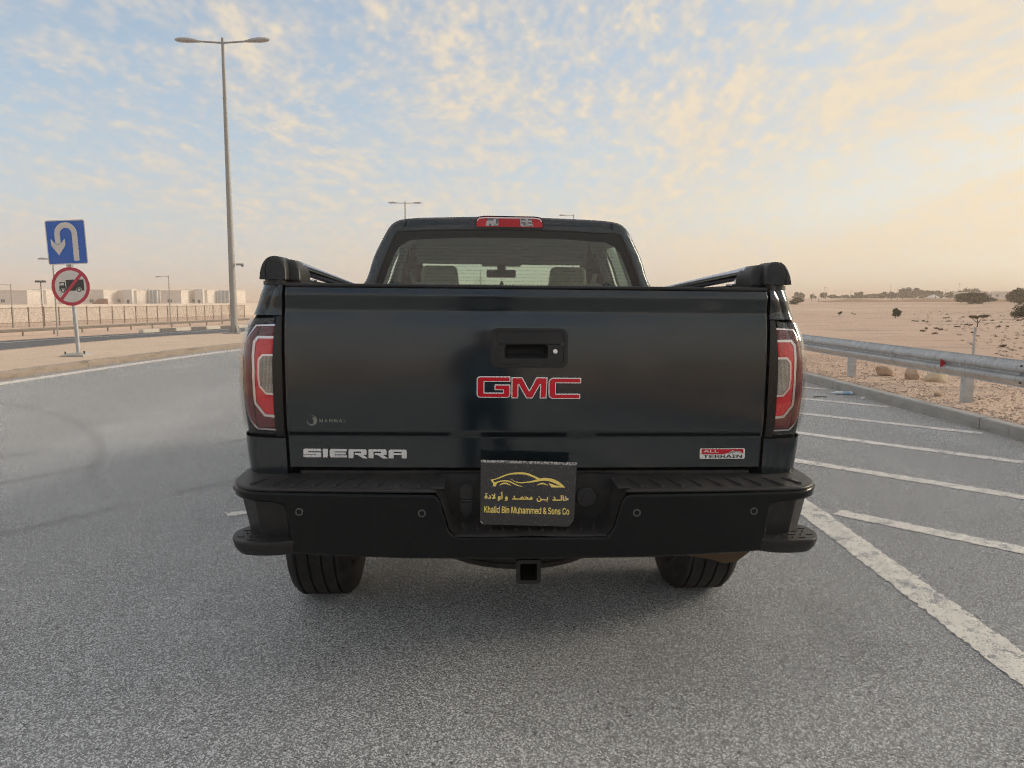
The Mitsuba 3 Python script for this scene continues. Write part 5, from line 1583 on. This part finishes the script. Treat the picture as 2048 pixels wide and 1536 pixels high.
wh_ = unary_union([Point(-58, -28).buffer(16).difference(Point(-58, -28).buffer(9)), Point(60, -26).buffer(16).difference(Point(60, -26).buffer(9))])
put(f'{sg}__lorry', extr(tk_(unary_union([lorry, wh_])), -.0060, -.0041), 'sign_black', False, XS, label='black lorry symbol')
put(f'{sg}__red_bar', extr(tk_(LineString([(-82, -98), (88, 92)]).buffer(11, cap_style=2)).intersection(Point(0, dc).buffer(.37)), -.0075, -.0061), 'sign_red', False, XS)
put(f'{sg}__clamp', cat(box(-.06, .06, -.0, .10, 2.06, 2.10)), 'lamp_grey', False, XS)


def lamp_head(d, tilt):
    """a flat cobra head lying along d, z up"""
    rings = []
    for t, w, up, dn in ((0, .05, .04, .04), (.10, .07, .05, .05), (.25, .12, .085, .055), (.50, .155, .105, .075), (.72, .14, .085, .075), (.86, .08, .05, .05), (.90, .03, .02, .02)):
        a = np.linspace(0, 2 * np.pi, 16, endpoint=False)
        rings.append(np.stack([np.full(16, t), w * np.cos(a), np.where(np.sin(a) > 0, up, dn) * np.sin(a)], 1))
    m = loft(np.array(rings))
    m.apply_transform(trimesh.transformations.rotation_matrix(-tilt, [0, 1, 0]))
    m.apply_transform(trimesh.transformations.rotation_matrix(math.atan2(d[1], d[0]), [0, 0, 1]))
    return m


def street_lamp(x, y, zb, zt, arms, label, group=None, r0=.125, reach=1.0, plinth=True):
    k = thing('street_lamp', label, 'street lamp', group)
    put(f'{k}__pole', tube([(x, y, zb - .2), (x, y, zb + .6), (x, y, zt)], [r0 * 1.05, r0, .055], 14), 'lamp_grey', 40)
    if plinth:
        put(f'{k}__base_plate', cat(box(x - .35, x + .35, y - .35, y + .35, zb - .1, zb + .04)), 'concrete', False)
        for a in range(4):
            g_ = hull([(dx, dy, z) for dx, z in ((r0, .02), (r0 + .16, .02), (r0, .32)) for dy in (-.01, .01)])
            put(f'{k}__gusset', move(g_, x, y, zb + .02, a * math.pi / 2 + math.pi / 4), 'lamp_grey', False)
    for d, tilt in arms:
        d = np.asarray(d, float) / np.linalg.norm(d)
        L = reach
        e = np.array([x + d[0] * L, y + d[1] * L, zt - .06 + math.tan(tilt) * L])
        a_ = put(f'{k}__arm', tube([(x, y, zt - .06), e], [.035, .03], 10), 'lamp_grey', 40)
        put(f'{k}__lamp_head', move(lamp_head(d, tilt), *(e - [d[0] * .05, d[1] * .05, 0])), 'lamp_head', 40)
    put(f'{k}__cap', move(mesh_of(m3.Manifold.cylinder(.16, .06, .05, 12)), x, y, zt - .04), 'lamp_grey', 40)
    return k


LG = 'street lamps along the roads'
lm = street_lamp(-10.75, 29.1, .135, 10.98, [((-1, -.10), .035), ((1, .10), .10)], 'tall grey street lamp with two arms on the paved island at the left', None, .135, .86)
put(f'{lm}__service_box', cat(box(-10.56, -10.36, 29.0, 29.12, 2.75, 2.82), move(mesh_of(m3.Manifold.sphere(.07, 12)), -10.33, 29.06, 2.76)), 'lamp_grey', 40)
for y in (10.4, ):
    put(f'{lm}__band', lathe([(.083, 0), (.083, .04), (.0, .04)], 16).apply_translation([-10.75, 29.1, 8.9]), 'lamp_grey', 40)
street_lamp(-10.3, 73.7, -.6, 10.75, [((-1, -.05), .03), ((1, .05), .03)], 'two-armed street lamp rising behind the left side of the cab roof', None, .12, .75, False)
street_lamp(8.05, 100.0, 0, 12.45, [((-1, 0), .03)], 'street lamp whose single arm shows over the right side of the cab roof', None, .10, 1.05, False)
street_lamp(-6.2, 150.0, -2, 7.3, [((-1, 0), .02), ((1, 0), .02)], 'small street lamp seen through the cab windows', None, .10, 1.8, False)
street_lamp(-49.9, 110.0, -2.2, 4.85, [((-1, 0), .0)], 'thin grey street lamp with one arm before the villas, left of the tall lamp', None, .10, 1.1, False)
street_lamp(-66.3, 100.0, -2.2, 3.45, [((-1, 0), .05)], 'thin street lamp with one arm at the left edge', None, .09, 1.4, False)
street_lamp(-36.3, 60.0, -1.6, 4.70, [((-1, 0), .03)], 'slim pole with a small lamp partly hidden by the blue sign panel', None, .06, .35, False)
fl = thing('flood_light', 'dark floodlight on a thin pole above the villas at the far left', 'floodlight')
put(f'{fl}__pole', tube([(-62.3, 100, -2.3), (-62.3, 100, 3.75)], .07, 8), 'fence_brown', 40)
put(f'{fl}__lamp', rbox(-62.95, -61.65, 99.8, 100.2, 3.72, 4.0, .05), 'sign_black')

# ------------------------------------------------------------------ left side: far barrier, railing, wall, villas
lb_ = thing('crash_barrier', 'low steel crash barrier along the far road on the left', 'crash barrier')
q0, q1 = np.array([-52.5, 60.0]), np.array([-42.5, 122.0])
n_ = 15
du = (q1 - q0) / np.linalg.norm(q1 - q0)
nr_ = np.array([du[1], -du[0]])
for i in range(n_):
    a, b = q0 + (q1 - q0) * i / n_, q0 + (q1 - q0) * (i + 1) / n_
    za, zb = (float(terrain(*p)) for p in (a, b))
    put(f'{lb_}__beam', wbeam((*a, za + .42), (*b, zb + .42), nr_, n=2, depth=.10, hgt=.34), 'barrier_dull', 35)
    put(f'{lb_}__post', move(box(-.07, .07, -.07, .07, -.3, .72), *a, za), 'barrier_dull', False)
rl = thing('railing', 'long brown metal railing with thin uprights before the villas', 'railing')
f0, f1 = np.array([-66.6, 98.9]) , np.array([-54.0, 152.0])
f0 = f0 - (f1 - f0) * .12
n_ = 24
for i in range(n_ + 1):
    p = f0 + (f1 - f0) * i / n_
    z = float(terrain(*p))
    po = put(f'{rl}__post', box(p[0] - .07, p[0] + .07, p[1] - .07, p[1] + .07, z - .3, z + 2.72), 'fence_brown', False)
    if i < n_:
        p2 = f0 + (f1 - f0) * (i + 1) / n_
        for hh in (2.58, .62):
            put(f'{rl}__rail', tube([(*p, z + hh), (*p2, z + hh)], .045, 6), 'fence_brown', False)
        bars = [tube([(*(p + (p2 - p) * t), z + .1), (*(p + (p2 - p) * t), z + 2.55)], .016, 4) for t in (np.arange(14) + .5) / 14]
        put(f'{rl}__upright', cat(*bars), 'fence_brown', False, kind='stuff')
wl = thing('boundary_wall', 'long cream boundary wall behind the brown railing', 'wall')
w0, w1 = np.array([-88.0, 96.0]), np.array([-58.0, 196.0])
dw = (w1 - w0) / np.linalg.norm(w1 - w0); nw = np.array([dw[1], -dw[0]])
scene[wl] = mikit.ply(loft(np.array([[(p[0] + nw[0] * o, p[1] + nw[1] * o, z) for o, z in ((0, -3), (0, .70), (-.25, .70), (-.25, -3))] for p in (w0, w1)])), 'wall_cream', smooth=False)
VILLAS = [(-24, 62, 0, 'cream villa at the left edge under the single-armed lamp'), (62, 100, 1, 'cream villa with a pale stair tower below the floodlight'), (100, 170, 0, 'cream villa behind the road sign'), (170, 214, 0, 'cream villa with a small brown roof just right of the road sign'),
          (214, 280, 1, 'cream villa with a stair tower right of the small brown roof'), (280, 326, 2, 'white villa with a tall pale blue glazed front'), (326, 368, 0, 'cream villa just right of the glazed one'), (368, 420, 1, 'cream villa with a stair tower left of the tall street lamp'), (420, 470, 2, 'villa with a glazed front, rightmost of the row, by the tall street lamp')]
for i, (u0, u1, kind_, lab) in enumerate(VILLAS):
    Y = 172.0 + 6 * (i % 3)
    X = lambda q: (q - 1024) / 1500 * Y
    zt = CAM_H + (600 - 582.5 + (i % 2)) * Y / 1500
    k = thing('villa', lab, 'villa')
    put(f'{k}__wall', box(X(u0), X(u1) - .15, Y, Y + 9, -3, zt), 'villa_wall', False)
    put(f'{k}__parapet', box(X(u0) - .1, X(u1) - .05, Y - .12, Y + 9.1, zt, zt + .22), 'villa_wall', False)
    um = u0 + (u1 - u0) * .42
    wn = put(f'{k}__window', box(X(um) - .45, X(um) + .45, Y - .04, Y + .03, CAM_H - .55, CAM_H + .15), 'window_dark', False)
    put(f'{wn}__frame', cat(box(X(um) - .03, X(um) + .03, Y - .07, Y - .04, CAM_H - .55, CAM_H + .15), box(X(um) - .52, X(um) + .52, Y - .09, Y - .02, CAM_H + .15, CAM_H + .25)), 'window_frame', False)
    if kind_ == 1:
        us = u1 - 14
        tw = put(f'{k}__stair_tower', box(X(us - 8), X(us + 8), Y - 1.2, Y + 1.5, -3, zt + .35), 'farm_white', False)
        put(f'{k}__window', box(X(us) - .3, X(us) + .3, Y - 1.25, Y - 1.18, CAM_H - .8, CAM_H + .05), 'window_dark', False)
    if kind_ == 2:
        us = (u0 + u1) / 2
        put(f'{k}__glazed_front', box(X(us - 19), X(us + 19), Y - .8, Y + .2, -2, zt + .1), 'blue_panel', False)
        for j in range(6):
            put(f'{k}__pier', box(X(us - 19 + j * 7.6) - .12, X(us - 19 + j * 7.6) + .12, Y - .95, Y - .7, -2, zt + .5 - .25 * (j % 3)), 'farm_white', False)
    if i == 3:
        put(f'{k}__brown_roof', hull([(X(202), Y - 3, .55), (X(226), Y - 3, .55), (X(202), Y - 1, .55), (X(226), Y - 1, .55), (X(208), Y - 1.2, 1.75), (X(226), Y - 1.2, 1.75)]), 'roof_brown', False)

# ------------------------------------------------------------------ the photographer, standing behind the camera (mirrored in the tailgate)
def bone(a, b, ra, rb, n=14):
    return m3.Manifold.hull(m3.Manifold.sphere(ra, n).translate(tuple(map(float, a))) + m3.Manifold.sphere(rb, n).translate(tuple(map(float, b))))


def soften(M, h, it=8):
    m = mesh_of(M.refine_to_length(h))
    m.merge_vertices()
    trimesh.smoothing.filter_taubin(m, lamb=.5, nu=.53, iterations=it)
    return m


pz = -0.40
J = dict(pelvis=(.03, pz - .02, .96), chest=(.03, pz, 1.27), neck=(.03, pz + .01, 1.45), head=(.03, pz + .035, 1.585))
hipL, hipR = np.array([-.065, pz - .02, .92]), np.array([.125, pz - .02, .92])
kneeL, kneeR = np.array([-.095, pz + .01, .50]), np.array([.155, pz + .02, .50])
ankL, ankR = np.array([-.11, pz - .03, .085]), np.array([.18, pz - .02, .085])
shL, shR = np.array([-.155, pz, 1.39]), np.array([.215, pz, 1.39])
elL, elR = np.array([-.235, pz + .10, 1.13]), np.array([.285, pz + .11, 1.13])
wrL, wrR = np.array([-.105, -.115, 1.335]), np.array([.105, -.115, 1.335])
pe = thing('person', 'person in a light blue shirt and dark trousers photographing the truck with a phone', 'person')


def hand(w, side):
    """palm, four curled fingers behind the phone's edge and a thumb on its face side"""
    tgt = np.array([side * .088, -.030, 1.395])
    d = (tgt - w) / np.linalg.norm(tgt - w)
    palm = w + d * .065
    out = bone(w, palm, .026, .030) + bone(palm, palm + d * .03 + [0, 0, .012], .030, .020)
    for k, (L, dz) in enumerate(((.034, .038), (.038, .018), (.036, -.002), (.028, -.020))):
        root = palm + d * .028 + np.array([side * .004, 0, dz * .8])
        m1 = root + np.array([-side * .004, .022, .004]) * (L / .034)
        m2 = m1 + np.array([-side * .022, .010, .0]) * (L / .034)
        m2[1] = min(m2[1], -.006)
        out = out + bone(root, m1, .0092, .0085, 10) + bone(m1, m2, .0085, .0075, 10)
    t0 = palm + np.array([-side * .012, -.012, .012])
    t1 = t0 + np.array([-side * .018, .006, .022])
    return out + bone(palm, t0, .014, .012, 10) + bone(t0, t1, .0115, .009, 10)


head_c = np.array(J['head'])
skull = m3.Manifold.sphere(1, 32).scale((.076, .096, .108)).translate(tuple(head_c)) + m3.Manifold.sphere(1, 24).scale((.055, .066, .062)).translate(tuple(head_c + [0, .028, -.070]))
nose_ = bone(head_c + [0, .090, .012], head_c + [0, .112, -.022], .007, .0125, 10)
ears = m3.Manifold.sphere(1, 12).scale((.010, .020, .032)).translate(tuple(head_c + [-.078, -.005, -.005])) + m3.Manifold.sphere(1, 12).scale((.010, .020, .032)).translate(tuple(head_c + [.078, -.005, -.005]))
brow = bone(head_c + [-.035, .084, .026], head_c + [.035, .084, .026], .011, .011, 10)
lips = bone(head_c + [-.018, .090, -.058], head_c + [.018, .090, -.058], .007, .007, 10)
body = skull + nose_ + ears + brow + lips + bone(J['neck'], head_c - [0, .01, .05], .056, .052)
for s_, e_, w_, sd in ((shL, elL, wrL, -1), (shR, elR, wrR, 1)):
    body = body + bone(s_, e_, .050, .041) + bone(e_, w_, .041, .027) + hand(w_, sd)
tors = m3.Manifold.batch_hull([m3.Manifold.sphere(r, 16).translate(tuple(map(float, p))) for p, r in ((shL + [.03, 0, -.02], .065), (shR - [.03, 0, .02], .065), ((-.085, pz - .01, 1.12), .09), ((.145, pz - .01, 1.12), .09))])
tors = tors + m3.Manifold.batch_hull([m3.Manifold.sphere(r, 16).translate(tuple(map(float, p))) for p, r in (((-.085, pz - .01, 1.12), .09), ((.145, pz - .01, 1.12), .09), (hipL + [0, 0, .05], .105), (hipR + [0, 0, .05], .105))])
body = body + tors + bone(J['neck'], (.03, pz, 1.36), .056, .075)
for h_, k_2, a_ in ((hipL, kneeL, ankL), (hipR, kneeR, ankR)):
    body = body + bone(h_, k_2, .088, .056) + bone(k_2, a_, .054, .038)
put(f'{pe}__body', soften(body, .012, 10), 'skin', True)
shirt = tors + bone(shL, elL * .72 + shL * .28, .062, .056) + bone(shR, elR * .72 + shR * .28, .062, .056) + bone(shL, shR, .062, .062) + bone((.03, pz, 1.40), (.03, pz, 1.34), .072, .10)
sm = soften(shirt, .02, 8)
sm.vertices += np.array(sm.vertex_normals) * .012
put(f'{pe}__shirt', sm, 'shirt_blue', True)
tro = m3.Manifold.batch_hull([m3.Manifold.sphere(.112, 16).translate(tuple(p)) for p in (hipL + [0, 0, .02], hipR + [0, 0, .02], hipL + [0, 0, -.05], hipR + [0, 0, -.05])])
for h_, k_2, a_ in ((hipL, kneeL, ankL), (hipR, kneeR, ankR)):
    tro = tro + bone(h_, k_2, .100, .074) + bone(k_2, a_ + [0, 0, -.005], .074, .062)
put(f'{pe}__trousers', soften(tro, .02, 8), 'trouser_dark', True)
for a_ in (ankL, ankR):
    put(f'{pe}__shoe', mesh_of(m3.Manifold.batch_hull([m3.Manifold.sphere(r, 12).translate((a_[0], a_[1] + y, z)) for y, z, r in ((-.06, .045, .043), (.10, .04, .038), (.18, .032, .030), (-.02, .09, .042))])), 'dark_trim', True)
hair = m3.Manifold.sphere(1, 28).scale((.084, .104, .114)).translate(tuple(head_c + [0, -.006, .008])) - m3.Manifold.cube((.3, .3, .3), True).translate(tuple(head_c + [0, .175, -.10])) - m3.Manifold.cube((.3, .3, .2), True).translate(tuple(head_c + [0, 0, -.13]))
put(f'{pe}__hair', mesh_of(hair), 'dark_trim', 40)
for sx in (-1, 1):
    put(f'{pe}__eye', move(mesh_of(m3.Manifold.sphere(.0105, 14)), *(head_c + [sx * .031, .0795, .006])), 'gloss_black', True)
ph = thing('phone', 'dark phone held up sideways by the person behind the truck', 'phone')
scene[ph] = mikit.ply(rbox(-.078, .078, -.020, -.012, CAM_H - .038, CAM_H + .038, .004), 'gloss_black', smooth=40)

# ------------------------------------------------------------------ dusty air over the plain
HAZE = {'type': 'homogeneous', 'albedo': {'type': 'rgb', 'value': [0.92, 0.81, 0.69]}, 'sigma_t': 0.0015}
scene['haze_medium'] = HAZE
scene['camera']['medium'] = {'type': 'ref', 'id': 'haze_medium'}
scene['haze'] = {'type': 'cube', 'to_world': T().translate([0, 0, 5.0]).scale([1620, 1620, 9.0]), 'bsdf': {'type': 'null'}, 'interior': {'type': 'ref', 'id': 'haze_medium'}}
labels['haze'] = {'label': 'thin dusty evening haze over the plain', 'kind': 'stuff'}
